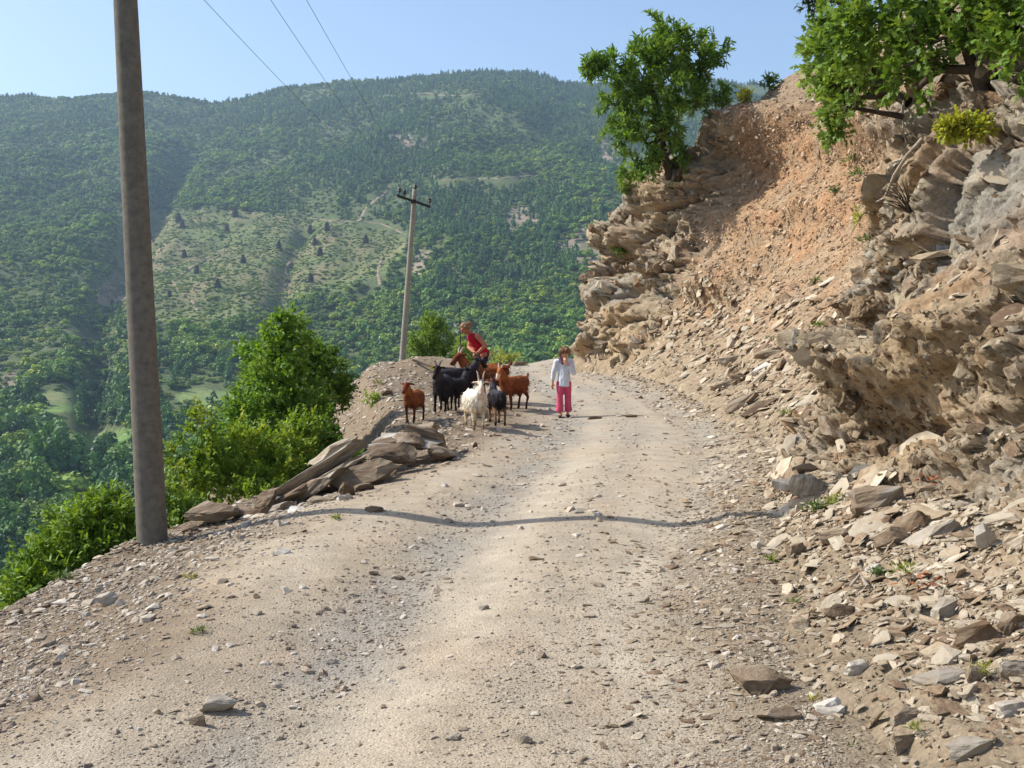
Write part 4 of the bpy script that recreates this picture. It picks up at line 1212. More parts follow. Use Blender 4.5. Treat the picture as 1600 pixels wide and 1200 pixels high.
pc = CP.reshape(-1, 3)[kk]; nc = CN.reshape(-1, 3)[kk]; dc = dist_.ravel()[kk]
sc_ = (8 + 26 * RNG.random(len(kk)) ** 2) * dc / FPX
BLK = proto_collection('block_kind', [hull_rock('rock_piece', M['facerock'], 540 + i, (1.0, [0.7, 0.9, 0.55][i % 3], [0.35, 0.5, 0.28, 0.7][i % 4]), 16, 1, 0.08, 0.16) for i in range(10)])
rp = instancer('rock_pieces', pc - nc * (sc_ * 0.2)[:, None], np.array([bed_rot(None) for _ in kk]), np.stack([sc_, sc_ * RNG.uniform(.7, 1.1, len(kk)), sc_ * RNG.uniform(.7, 1.2, len(kk))], 1), RNG.integers(0, 10, len(kk)), BLK)
rp.parent = cliff; rp['kind'] = 'stuff'

# each loose fragment is singled out by the told-apart rock it lies nearest to
ORD = ['first', 'second', 'third', 'fourth', 'fifth', 'sixth', 'seventh', 'eighth', 'ninth', 'tenth', 'eleventh', 'twelfth', 'thirteenth', 'fourteenth', 'fifteenth', 'sixteenth', 'seventeenth', 'eighteenth', 'nineteenth', 'twentieth'] + ['%d%s' % (k, {1: 'st', 2: 'nd', 3: 'rd'}.get(k % 10, 'th')) for k in range(21, 60)]
ANC = [a for a in ANCH if len(a[2].replace('-', ' ').split()) <= 10] + [(239, 868, 'foot of the near pole'), (60, 970, 'corner bush at the left edge'), (700, 900, 'left rut of the road'), (560, 900, 'pale strip beside the left rut'), (60, 1120, 'lower left picture corner')]
for nm, kind in (('slate_shard', 'shard'), ('stone', 'pebble')):
    cell = {}
    for o in LOOSE[nm]:
        a = px_of(o.location)
        k = min(range(len(ANC)), key=lambda i: (ANC[i][0] - a[0]) ** 2 + (ANC[i][1] - a[1]) ** 2)
        dx, dy = a[0] - ANC[k][0], a[1] - ANC[k][1]
        side = ('right of' if dx > 0 else 'left of') if abs(dx) > abs(dy) else ('below' if dy > 0 else 'above')
        cell.setdefault((k, side), []).append((dx * dx + dy * dy, o))
    for (k, side), lst in cell.items():
        for i, (d, o) in enumerate(sorted(lst, key=lambda t: t[0])):
            o['label'] = ('%s %s %s the %s' % (ORD[i], kind, side, ANC[k][2])) if i < len(ORD) else 'outlying %s farther %s the %s' % (kind, side, ANC[k][2])

# ================================================================== TREES AND SHRUBS
def leaf_template(kind):
    if kind == 'lance':
        v = [(0, 0, 0), (0.3, 0.13, 0.03), (0.62, 0.12, 0.0), (1, 0, -0.12), (0.62, -0.12, 0.0), (0.3, -0.13, 0.03)]
        f = [(0, 1, 5), (1, 2, 4), (1, 4, 5), (2, 3, 4)]
    elif kind == 'lobed':
        v = [(0, 0, 0), (0.22, 0.30, 0.05), (0.40, 0.17, 0.02), (0.62, 0.36, 0.02), (0.74, 0.15, 0), (1.0, 0, -0.08),
             (0.74, -0.15, 0), (0.62, -0.36, 0.02), (0.40, -0.17, 0.02), (0.22, -0.30, 0.05)]
        f = [(0, 1, 2), (2, 3, 4), (4, 5, 6), (6, 7, 8), (8, 9, 0), (0, 2, 8), (2, 4, 6), (2, 6, 8)]
    else:
        v = [(0, 0, 0), (0.35, 0.27, 0.05), (0.75, 0.2, 0.0), (1, 0, -0.06), (0.75, -0.2, 0.0), (0.35, -0.27, 0.05)]
        f = [(0, 1, 5), (1, 2, 4), (1, 4, 5), (2, 3, 4)]
    return np.array(v, float), np.array(f, int)

def leaf_mesh(name, p, d, size, base, kind, rng, tint=None):
    """one mesh holding every leaf of a crown"""
    tv, tf = leaf_template(kind)
    n = len(p)
    up = unit(rng.normal(0, 0.5, (n, 3)) + np.array([-0.25, 0.0, 1.0]))
    d = unit(d)
    side = unit(np.cross(up, d)); nr = np.cross(d, side)
    s = size[:, None, None]
    vv = p[:, None, :] + s * (tv[None, :, 0:1] * d[:, None, :] + tv[None, :, 1:2] * side[:, None, :] + tv[None, :, 2:3] * nr[:, None, :])
    ff = tf[None] + (np.arange(n) * len(tv))[:, None, None]
    k = rng.uniform(0.65, 1.3, (n, 1))
    c = base[None] * k
    if tint is not None:
        c = c * (1 - tint[1][:, None]) + tint[0][None] * k * tint[1][:, None]
    return mesh_np(name, vv.reshape(-1, 3), ff.reshape(-1, 3), M['leaf'], False, np.repeat(c, len(tv), 0))

def woody(name, label, base, lobes, ncl, per, kind, lsize, colour, seed, trunk_r=0.08, spread=0.2, cat='tree', group=None,
          tip=None, tipcol=None, bare=0.0, droop=0.0, stems=1, part='trunk', bark='bark', upright=0.35):
    """lobes: (centre, radii) ellipsoids of the crown in world space"""
    rng = np.random.default_rng(seed)
    base = Vector(base)
    root = tag(empty(name, base), label, cat, group)
    vol = np.array([max(r[0] * r[1] * r[2], 1e-4) ** 0.67 for c, r in lobes])
    pick = rng.choice(len(lobes), ncl, p=vol / vol.sum())
    cl, outw = [], []
    for i in pick:
        c, r = lobes[i]
        v = rng.normal(size=3); v /= np.linalg.norm(v)
        q = rng.random() ** 0.42 * rng.uniform(0.85, 1.12)
        cl.append(np.array(c) + v * np.array(r) * q); outw.append(v * q)
    cl = np.array(cl); outw = np.array(outw)
    mid = Vector(np.average([np.array(c) for c, r in lobes], axis=0, weights=vol))
    # skeleton: stems towards the crown middle, each clump joined to the nearest wood
    nodes, parent, rad = [], [], []
    for s in range(stems):
        tgt = mid if stems == 1 else Vector(np.array(lobes[s % len(lobes)][0]))
        b = base + Vector((random.gauss(0, 0.08), random.gauss(0, 0.08), 0)) * (stems > 1)
        last = -1
        for i in range(7):
            t = i / 6
            p = b.lerp(tgt, t) + Vector((math.sin(t * 3.1 + seed) * 0.06, math.cos(t * 2.7 + seed) * 0.06, 0)) * (tgt - b).length * 0.5 * t
            nodes.append(np.array(p)); parent.append(last); rad.append(trunk_r / math.sqrt(stems) * (1 - 0.6 * t)); last = len(nodes) - 1
    order = np.argsort(np.linalg.norm(cl - np.array(base), axis=1))
    tip_node = {}
    for j in order:
        A = np.array(nodes)
        dd = np.linalg.norm(A - cl[j], axis=1) + 0.35 * np.maximum(A[:, 2] - cl[j][2], 0)
        k = int(np.argmin(dd)); last = k
        L0 = np.linalg.norm(cl[j] - A[k]); m = max(1, int(L0 / (0.35 * max(spread, 0.12) * 4)))
        for q in range(1, m + 1):
            t = q / m
            p = A[k] * (1 - t) + cl[j] * t + rng.normal(0, 0.05 * L0, 3) * (t < 1) + np.array([0, 0, droop * L0 * t * (1 - t)])
            nodes.append(p); parent.append(last); rad.append(max(rad[last] * 0.72, trunk_r * 0.05)); last = len(nodes) - 1
        tip_node[j] = last
    vs, fs = [], []
    for i, pa in enumerate(parent):
        if pa < 0: continue
        a, b = Vector(nodes[pa]) - base, Vector(nodes[i]) - base
        if (b - a).length < 1e-4: continue
        v, f = tube([a, b], [rad[pa] * (0.92 if rad[i] < rad[pa] * 0.8 else 1), rad[i]], 5 if rad[pa] < trunk_r * 0.5 else 8, False)
        k = len(vs); vs += v; fs += [tuple(x + k for x in q) for q in f]
    obj(part, raw_mesh(part, vs, fs, M[bark]), root)
    # leaves on short sprigs round every clump
    keepc = rng.random(ncl) >= bare
    cl2, ow = cl[keepc], outw[keepc]
    ow = unit(ow + np.array([0, 0, upright]) + rng.normal(0, 0.25, ow.shape))
    nsp = 4
    sp = unit(np.repeat(ow, nsp, 0) * 0.9 + rng.normal(0, 0.65, (len(ow) * nsp, 3)))
    sl = spread * rng.uniform(0.6, 1.5, len(sp))
    cen = np.repeat(cl2, nsp, 0) - sp * sl[:, None] * 0.3
    ln = max(2, per // nsp)
    t = np.tile(np.linspace(0.15, 1.0, ln), len(sp))
    spR = np.repeat(sp, ln, 0)
    p = np.repeat(cen, ln, 0) + spR * (np.repeat(sl, ln) * t)[:, None]
    d = unit(spR * (0.35 + 0.7 * t)[:, None] + rng.normal(0, 0.62, spR.shape) + np.array([0, 0, -0.12]))
    size = lsize * rng.uniform(0.6, 1.25, len(p))
    hgt = np.repeat(np.repeat(rng.random(len(ow)), nsp), ln)
    tint = None
    if tipcol is not None: tint = (tipcol, np.clip((hgt - (1 - (tip or 0.3))) * 4, 0, 1) * 0.8)
    cr = obj('foliage', leaf_mesh('foliage', p - np.array(base), d, size, colour, kind, rng, tint), root)
    cr['kind'] = 'stuff'
    return root

def lobe(px, py, depth, rx, ry, rd=None):
    k = depth / FPX
    return (np.array(P(px, py, depth)), np.array([rx * k, rd if rd else min(rx, ry) * k * 1.1, ry * k]))

DK, MD, LT, YL = srgb(78, 106, 44), srgb(102, 132, 52), srgb(130, 156, 68), srgb(146, 154, 62)
# tree on the far rock nose
woody('chestnut_tree', 'green broadleaf tree leaning out from the top of the far rock nose', P(1048, 292, 29.8),
      [lobe(1030, 150, 29.4, 72, 95, 1.5), lobe(948, 112, 29.0, 46, 34, .8), lobe(922, 104, 28.9, 26, 20, .5), lobe(975, 150, 29.0, 40, 30, .8), lobe(1010, 92, 29.4, 50, 45), lobe(1042, 62, 29.5, 38, 42), lobe(1092, 88, 29.8, 42, 42),
       lobe(1095, 150, 29.8, 42, 36), lobe(985, 205, 28.9, 40, 36), lobe(995, 262, 28.8, 30, 24), lobe(1040, 230, 29.4, 40, 50), lobe(1128, 72, 29.8, 16, 14)],
      400, 52, 'lance', 0.185, srgb(112, 148, 52), 3, 0.12, 0.28, tip=0.45, tipcol=srgb(146, 176, 72))
# trees hanging over the near rock face
woody('overhanging_tree', 'leafy tree overhanging the grey rock face at the top right', on_cliff(1540, 150)[0],
      [lobe(1385, 40, 8.4, 70, 40, .5), lobe(1470, 60, 8.0, 70, 50, .5), lobe(1560, 20, 7.4, 60, 40, .5), lobe(1320, 60, 9.0, 50, 45, .45), lobe(1420, 120, 8.2, 46, 26, .35),
       lobe(1590, 70, 7.0, 26, 60, .3), lobe(1480, -40, 8.2, 160, 50, .8), lobe(1640, 20, 7.2, 70, 100, .7)],
      400, 34, 'lobed', 0.066, MD, 5, 0.055, 0.17, tip=0.4, tipcol=LT, cat='tree')
woody('hanging_shrub', 'light green shrub drooping from the cliff top over the scree', P(1420, 160, 9.6),
      [lobe(1295, 100, 10.2, 36, 48, .4), lobe(1335, 130, 10.0, 44, 44, .4), lobe(1300, 150, 10.2, 26, 24, .3), lobe(1280, 60, 10.4, 20, 30, .3), lobe(1345, 80, 10.0, 40, 40, .4)],
      130, 28, 'lobed', 0.066, LT, 8, 0.05, 0.17, tip=0.4, tipcol=LT, cat='shrub', part='branch')
woody('sapling', 'small sapling with dark bare stem growing sideways from the rock face', P(1412, 182, 9.3),
      [lobe(1302, 192, 9.4, 18, 20, .2), lobe(1322, 160, 9.4, 20, 16, .2), lobe(1345, 128, 9.4, 18, 18, .2), lobe(1300, 212, 9.4, 12, 10, .15)],
      36, 26, 'lobed', 0.06, LT, 12, 0.03, 0.12, cat='sapling', part='stem')
woody('dark_tree', 'dark branch tip of a tree at the top edge of the picture', P(1345, 70, 16.5),
      [lobe(1285, -6, 16, 30, 16, .5), lobe(1310, -30, 16, 60, 30, .7)], 46, 36, 'lance', 0.12, srgb(48, 70, 34), 14, 0.09, 0.22, cat='tree')
woody('yellow_shrub', 'low yellow-green shrub growing in a cleft of the grey rock', P(1508, 222, 7.5),
      [lobe(1490, 200, 7.4, 26, 14, .12), lobe(1525, 200, 7.4, 26, 14, .12)], 60, 28, 'oval', 0.042, YL, 15, 0.012, 0.07, cat='shrub', part='stem', tip=0.3, tipcol=LT)
# bushes below the left road edge
woody('tall_bush', 'tall light green bush rising beyond the heap of slabs', P(440, 830, 15.5),
      [lobe(440, 545, 15.5, 42, 40, .6), lobe(418, 590, 15.5, 48, 44, .6), lobe(448, 508, 15.5, 18, 26, .3), lobe(470, 640, 15.3, 50, 56, .7), lobe(410, 660, 15.3, 44, 50, .6), lobe(395, 560, 15.5, 20, 26, .3), lobe(440, 730, 14.8, 60, 40, .6), lobe(490, 700, 15.0, 30, 40, .5)],
      400, 46, 'oval', 0.078, srgb(112, 148, 54), 21, 0.06, 0.22, cat='bush', stems=4, part='stem', tip=0.4, tipcol=LT)
woody('dark_bush', 'dense dark green bush below the goats bank', P(510, 770, 17.5),
      [lobe(508, 590, 17.5, 34, 50, .7), lobe(490, 560, 17.5, 24, 40, .5), lobe(525, 620, 17.5, 28, 34, .5), lobe(480, 650, 17.3, 34, 44, .6), lobe(455, 590, 17.3, 26, 60, .5)],
      330, 46, 'oval', 0.068, srgb(88, 122, 46), 22, 0.06, 0.18, cat='bush', stems=4, part='stem', tip=0.25, tipcol=MD)
woody('leaning_bush', 'yellowish bush with long leaning shoots between the near pole and the heap', P(330, 900, 12.5),
      [lobe(350, 745, 12.5, 52, 46, .6), lobe(300, 760, 12.3, 44, 50, .5), lobe(420, 740, 12.8, 50, 40, .5), lobe(325, 690, 12.5, 16, 42, .25), lobe(305, 655, 12.5, 9, 26, .15), lobe(275, 715, 12.3, 12, 40, .2), lobe(385, 690, 12.8, 30, 36, .4), lobe(440, 700, 13.2, 40, 36, .4), lobe(470, 680, 13.8, 30, 40, .4), lobe(400, 770, 12.2, 40, 22, .4)],
      420, 40, 'oval', 0.056, srgb(114, 144, 52), 23, 0.04, 0.16, cat='bush', stems=6, part='stem', tip=0.3, tipcol=srgb(142, 160, 64), upright=0.7)
woody('slope_bush', 'broad mid-green bush filling the slope between tall bush and heap', P(430, 900, 14.0),
      [lobe(390, 690, 14, 50, 50, .6), lobe(440, 720, 13.8, 56, 50, .6), lobe(345, 720, 13.8, 44, 44, .5), lobe(500, 690, 14.6, 30, 46, .5), lobe(480, 740, 13.6, 34, 30, .4), lobe(370, 640, 14.4, 24, 40, .4), lobe(410, 610, 14.6, 30, 40, .4)],
      420, 42, 'oval', 0.066, srgb(104, 140, 50), 33, 0.05, 0.19, cat='bush', stems=5, part='stem', tip=0.35, tipcol=LT, upright=0.6)
woody('pole_foot_bush', 'narrow green bush growing at the right foot of the near pole', P(270, 920, 10.2),
      [lobe(272, 820, 10.2, 22, 36, .3), lobe(262, 770, 10.4, 20, 30, .3), lobe(300, 800, 10.6, 26, 26, .3)], 70, 34, 'oval', 0.055, MD, 24, 0.025, 0.12, cat='bush', stems=3, part='stem', tip=0.3, tipcol=LT)
woody('corner_bush', 'bright green bush at the shoulder edge left of the near pole', P(110, 1010, 9.6),
      [lobe(120, 830, 9.6, 52, 42, .5), lobe(160, 800, 9.8, 34, 30, .4), lobe(80, 880, 9.4, 46, 40, .5), lobe(40, 930, 9.0, 30, 36, .4), lobe(180, 850, 9.6, 34, 44, .4), lobe(135, 900, 9.4, 60, 44, .5), lobe(60, 960, 9.0, 40, 30, .4)],
      380, 42, 'lance', 0.085, srgb(104, 136, 46), 25, 0.05, 0.17, cat='bush', stems=6, part='stem', tip=0.4, tipcol=LT, upright=0.6)
woody('bend_bush', 'round green bush behind the smaller pole at the road bend', P(672, 600, 45),
      [lobe(672, 528, 45, 30, 32, 1.0), lobe(655, 545, 45, 24, 24, .8), lobe(695, 545, 45, 24, 26, .8), lobe(678, 505, 45, 14, 16, .5)],
      150, 34, 'lance', 0.2, MD, 26, 0.07, 0.35, cat='bush', stems=3, part='stem', tip=0.35, tipcol=LT)
woody('stake_shrub', 'small shrub beside the thin stake behind the black goats', P(722, 572, 34),
      [lobe(722, 545, 34, 13, 20, .3), lobe(732, 556, 34, 10, 10, .3)], 36, 28, 'lance', 0.13, LT, 27, 0.02, 0.18, cat='shrub', stems=2, part='stem')
woody('crest_weeds', 'pale green weeds on the road crest right of the bending person', P(790, 578, 42),
      [lobe(780, 558, 42, 16, 11, .5), lobe(800, 562, 42, 14, 8, .5)], 36, 24, 'lance', 0.14, srgb(138, 152, 84), 28, 0.02, 0.2, cat='weeds', stems=3, part='stem')
woody('bank_weed', 'small green plant alone on the bank left of the brown goat', on_ground(582, 634), [(np.array(on_ground(582, 634)) + np.array([0, 0, .13]), np.array([.17, .15, .13]))], 22, 26, 'lance', 0.07, LT, 29, 0.01, 0.08, cat='plant', part='stem')
p_ = P(556, 738, 11.2)
woody('heap_weed', 'single green plant growing between the slabs of the heap', p_, [(np.array(p_) + np.array([0, 0, .1]), np.array([.07, .06, .1]))], 9, 20, 'oval', 0.06, srgb(110, 160, 60), 30, 0.008, 0.06, cat='plant', part='stem')
# shrubs along the skyline of the slope
sk = [(1190, 128, 24, 'thin green shrub on the skyline right of the leaning tree', 9, MD), (1162, 152, 16, 'tiny yellow-green shrub on the sloping rock edge', 6, YL), (975, 296, 28, 'yellowish tuft under the leaning tree on the rock nose', 8, LT),
      (968, 395, 22, 'green tuft on a ledge of the far rock nose', 6, MD)]
for i, (px, py, w_, lab, hh, cl_) in enumerate(sk):
    q, nn = on_cliff(px, py + 4)
    k = q.y / FPX
    woody('shrub', lab, q, [(np.array(q) + np.array([0, -0.1, hh * k]), np.array([w_ * k * .5, .25, hh * k]))], 20, 24, 'lance', 0.12, cl_, 60 + i, 0.02, 0.16, cat='shrub', part='stem')

# small weeds on the slope and in the rubble, each a plant of its own
def weed_mesh(seed, n=46, colr=None):
    rng = np.random.default_rng(seed)
    a = rng.uniform(0, 6.28, n); e_ = rng.uniform(0.3, 1.3, n)
    d = np.stack([np.cos(a) * np.cos(e_), np.sin(a) * np.cos(e_), np.sin(e_)], 1)
    p = rng.normal(0, 0.22, (n, 3)) * np.array([1, 1, 0.1]) + d * rng.uniform(0.0, 0.5, (n, 1))
    return leaf_mesh('weed', p, d, rng.uniform(0.25, 0.6, n), colr, 'lance', rng)
wm = [weed_mesh(i, 60, [srgb(112, 130, 72), srgb(96, 120, 60), srgb(142, 146, 84), srgb(126, 138, 92)][i]) for i in range(4)]
WEEDS = [(1228, 650, 16, 'on the slide left of the rock nose'), (1278, 505, 20, 'high beside the rock nose'), (1255, 530, 16, 'midway up beside the rock nose'), (1160, 620, 10, 'between planks of the slide'), (1200, 525, 12, 'on the slide below the scree'),
         (1165, 500, 9, 'on the lower scree'), (1270, 1105, 24, 'beside the large rounded boulder'), (1330, 1190, 28, 'at the bottom edge of the rubble'), (1210, 880, 22, 'at the right road edge'), (1280, 800, 34, 'under the rock nose foot'),
         (1310, 790, 26, 'beside the leaning grey slab'), (1250, 945, 20, 'in the rubble by the brown cube'), (1420, 895, 30, 'on the bare earth patch'), (1370, 905, 24, 'left of the bare earth patch'), (1540, 1060, 26, 'by the leaf-shaped stone'),
         (1330, 250, 24, 'on the scree beneath the sapling'), (1340, 275, 22, 'on the upper scree near the dead root'), (1305, 300, 18, 'on the upper middle scree'), (1340, 345, 24, 'beside the dead root'), (1360, 380, 26, 'in the crack of the rock nose'),
         (1275, 440, 14, 'on the middle scree'), (1110, 540, 10, 'at the far foot of the scree'), (1440, 1140, 20, 'beside the grey block')]
for i, (px, py, sz, where) in enumerate(WEEDS):
    q, nn = on_cliff(px, py)
    o = obj('weed', wm[i % 4]); k = sz * q.y / FPX
    o.location = q + nn * 0.02; o.scale = (k, k, k * random.uniform(0.6, 0.9)); o.rotation_euler = nn.lerp(Vector((0, 0, 1)), 0.5).to_track_quat('Z', 'Y').to_euler()
    tag(o, 'small grey-green weed ' + where, 'weed', 'weeds in the rubble')
for i, (px, py, sz, where) in enumerate([(500, 650, 20, 'on the fill slope'), (592, 600, 12, 'on the bank edge'), (552, 690, 14, 'behind the heap of slabs'), (524, 812, 14, 'at the front foot of the heap'), (100, 905, 26, 'on the left shoulder edge'), (300, 905, 16, 'on the shoulder by the near pole'), (310, 990, 22, 'low on the left shoulder')]):
    q = on_ground(px, py)
    o = obj('weed', wm[(i + 1) % 4]); k = sz * q.y / FPX
    o.location = q; o.scale = (k, k, k * 0.8)
    tag(o, 'small green weed ' + where, 'weed', 'weeds on the shoulder')

# dead roots, twigs, litter
def stick(name, pts_, r0, r1, label, cat, mat='deadwood', twigs=()):
    root = None
    vs, fs = tube(pts_, [r0 + (r1 - r0) * i / (len(pts_) - 1) for i in range(len(pts_))], 7)
    parts = [(vs, fs)]
    for tw in twigs: parts.append(tube(tw[0], np.linspace(tw[1], tw[1] * 0.4, len(tw[0])), 5))
    vs, fs = merge(parts)
    return tag(obj(name, raw_mesh(name, vs, fs, M[mat])), label, cat)
def cl(px, py, out=0.06):
    q, nn = on_cliff(px, py); return q + nn * out
stick('dead_root', [cl(1448, 225), cl(1425, 250), cl(1408, 275), cl(1390, 300), cl(1366, 325), cl(1342, 345), cl(1332, 372)], 0.016, 0.007, 'long pale dead root hanging down the rock nose', 'root')
stick('thin_root', [cl(1432, 150, .1), cl(1428, 180, .12), cl(1424, 205, .1), cl(1420, 222, .05)], 0.012, 0.008, 'thin pale root hanging below the overhanging tree', 'root')
q = cl(1425, 335, .03)
tw = []
for i in range(46):
    a, e_ = random.uniform(0, 6.28), random.uniform(0.1, 1.2)
    d = Vector((math.cos(a) * math.cos(e_) - 0.35, math.sin(a) * math.cos(e_) - 0.3, math.sin(e_))) * random.uniform(0.15, 0.34)
    tw.append(([q, q + d * 0.5 + Vector((0, 0, .03)), q + d], 0.005))
stick('dry_twigs', [q, q + Vector((-.05, -.05, .08))], 0.012, 0.008, 'dark dry twiggy bush clinging to the grey rock', 'dry bush', 'bark', tw)
stick('fallen_twig', [cl(1362, 922, .03), cl(1345, 915, .05), cl(1330, 926, .03)], 0.012, 0.008, 'grey-blue stick lying in the right rubble', 'stick')
M['litter'] = mat_plain('white_plastic', srgb(225, 228, 232), 0.5, 0.08, 14, 0.2, 0.004)
q, nn = on_cliff(1472, 380)
bm = bmesh.new()
r_ = random.Random(4)
gr = [[bm.verts.new(((i - 2) * 0.022 + r_.gauss(0, .003), (j - 1.5) * 0.018, 0.02 * math.sin(i * 1.7 + j) + 0.012 * r_.random())) for j in range(4)] for i in range(5)]
for i in range(4):
    for j in range(3): bm.faces.new((gr[i][j], gr[i + 1][j], gr[i + 1][j + 1], gr[i][j + 1]))
bmesh.ops.solidify(bm, geom=bm.faces[:], thickness=0.004)
me = bpy.data.meshes.new('paper_scrap'); bm.to_mesh(me); bm.free(); me.materials.append(M['litter'])
o = obj('paper_scrap', me); o.location = q + nn * 0.04 + Vector((0, 0, .02)); o.rotation_euler = nn.to_track_quat('Z', 'Y').to_euler(); tag(o, 'crumpled white scrap caught on the grey rock face', 'litter')
M['dryleaf'] = mat_plain('dry_leaves', srgb(140, 88, 58), 0.8, 0.35, 30, 0.3, 0.004)
for px, py, lab in [(1452, 918, 'clump of rusty dry leaves in the right rubble'), (1468, 758, 'rust-orange dry leaves below the rock face')]:
    q, nn = on_cliff(px, py)
    rng = np.random.default_rng(px)
    m_ = leaf_mesh('dry_leaves', rng.normal(0, .05, (26, 3)) * np.array([1.4, 1, .35]), rng.normal(size=(26, 3)) * np.array([1, 1, .3]), rng.uniform(.03, .055, 26), srgb(150, 92, 58), 'oval', rng)
    m_.materials.clear(); m_.materials.append(M['dryleaf'])
    o = obj('dry_leaves', m_); o.location = q + nn * 0.05; tag(o, lab, 'dry leaves')
# thin stake with white tags behind the goats
sb = on_ground(721, 566)
sb = P(721, 568, 27)
root = tag(empty('stake', sb), 'thin wooden stake with white tags standing behind the goats', 'stake')
vs, fs = tube([Vector((0, 0, -.25)), P(719, 520, 27) - sb, P(717, 468, 27) - sb], [0.018, 0.016, 0.010], 7)
obj('rod', raw_mesh('rod', vs, fs, M['bark']), root)
for (px, py) in ((711, 508), (714, 518)):
    c_ = P(px, py, 26.97) - sb
    vs, fs = tube([c_ + Vector((-.03, 0, .05)), c_, c_ + Vector((.02, .01, -.05))], [0.012, 0.035, 0.014], 6)
    vs2, fs2 = tube([c_, P(719, py - 3, 27) - sb], [0.006, 0.006], 4)
    vs, fs = merge([(vs, fs), (vs2, fs2)])
    obj('tag', raw_mesh('tag', vs, fs, M['litter']), root)

# ================================================================== BODIES
def _ico():
    bm = bmesh.new(); bmesh.ops.create_icosphere(bm, subdivisions=2, radius=1.0)
    a = np.array([v.co[:] for v in bm.verts]); bm.free(); return a
ICO = _ico()

def grow_body(name, caps, voxel, mat, colour=None, smooth=3, noise=0.0, seed=0):
    """caps: (p, r, q, s, key): rounded tapering limbs fused into one continuous skin; colour(key, co) -> rgb"""
    tmp = bpy.data.meshes.new('tmp')
    V_, F_ = [], []
    for c in caps:
        p, r, q, s = np.array(c[0], float), c[1], np.array(c[2], float), c[3]
        r = np.array(r if isinstance(r, (tuple, list)) else (r,) * 3); s = np.array(s if isinstance(s, (tuple, list)) else (s,) * 3)
        bm = bmesh.new()
        for a in np.concatenate([p + ICO * r, q + ICO * s]): bm.verts.new(a)
        res = bmesh.ops.convex_hull(bm, input=bm.verts)
        dead = list({g for g in res['geom_interior'] + res['geom_unused'] if isinstance(g, bmesh.types.BMVert)})
        bmesh.ops.delete(bm, geom=dead, context='VERTS')
        bmesh.ops.recalc_face_normals(bm, faces=bm.faces[:])
        bm.verts.index_update()
        k = len(V_); V_ += [v.co[:] for v in bm.verts]; F_ += [tuple(v.index + k for v in f.verts) for f in bm.faces]
        bm.free()
    tmp.from_pydata(V_, [], F_); tmp.update()
    to = bpy.data.objects.new('tmp', tmp); COL.objects.link(to)
    m = to.modifiers.new('r', 'REMESH'); m.mode = 'VOXEL'; m.voxel_size = voxel
    m = to.modifiers.new('s', 'SMOOTH'); m.factor = 0.5; m.iterations = smooth
    dg = bpy.context.evaluated_depsgraph_get()
    me = bpy.data.meshes.new_from_object(to.evaluated_get(dg))
    bpy.data.objects.remove(to); bpy.data.meshes.remove(tmp)
    me.name = name
    n = len(me.vertices)
    co = np.empty(n * 3, np.float32); me.vertices.foreach_get('co', co); co = co.reshape(-1, 3).astype(float)
    if noise:
        no = np.empty(n * 3, np.float32); me.vertices.foreach_get('normal', no); no = no.reshape(-1, 3)
        co = co + no * (noise * fbm(co[:, 0] * 18, co[:, 1] * 18, co[:, 2] * 9, 3, seed))[:, None]
        me.vertices.foreach_set('co', co.astype(np.float32).ravel())
    if colour:
        best = np.full(n, 9.0); key = np.zeros(n, int)
        for i, c in enumerate(caps):
            p, q = np.array(c[0], float), np.array(c[2], float)
            r = np.mean(c[1]); s = np.mean(c[3])
            ab = q - p; t = np.clip(((co - p) @ ab) / max(ab @ ab, 1e-9), 0, 1)
            d = np.linalg.norm(co - p - t[:, None] * ab, axis=1) - (r + (s - r) * t)
            w = d < best; best = np.where(w, d, best); key = np.where(w, i, key)
        cols = np.zeros((n, 3))
        for i, c in enumerate(caps):
            w = key == i
            if w.any(): cols[w] = colour(c[4], co[w])
        at = me.color_attributes.new('Col', 'FLOAT_COLOR', 'POINT')
        c4 = np.ones((n, 4), np.float32); c4[:, :3] = cols
        at.data.foreach_set('color', c4.ravel())
    me.materials.clear(); me.materials.append(mat)
    me.polygons.foreach_set('use_smooth', np.ones(len(me.polygons), bool)); me.update()
    return me

M['fur'] = mat_vcol('goat_fur', 0.85, 26, 0.35, 0.7, 0.012)
M['horn'] = mat_plain('horn', srgb(176, 164, 146), 0.6, 0.3, 40, 0.5, 0.003)
M['darkhorn'] = mat_plain('dark_horn', srgb(88, 76, 66), 0.6, 0.3, 40, 0.5, 0.003)
M['eye'] = mat_plain('dark_eye', srgb(30, 22, 18), 0.2, 0.1, 30, 0, 0.001, 0.5)
M['eartag'] = mat_plain('yellow_tag', srgb(226, 196, 40), 0.5, 0.1, 30, 0, 0.001)
M['skin'] = mat_vcol('skin', 0.6, 40, 0.12, 0.1, 0.002, 0.3)
M['cloth'] = mat_vcol('cloth', 0.9, 30, 0.16, 0.6, 0.01)
M['hair'] = mat_vcol('hair', 0.6, 60, 0.45, 0.8, 0.008, 0.3)

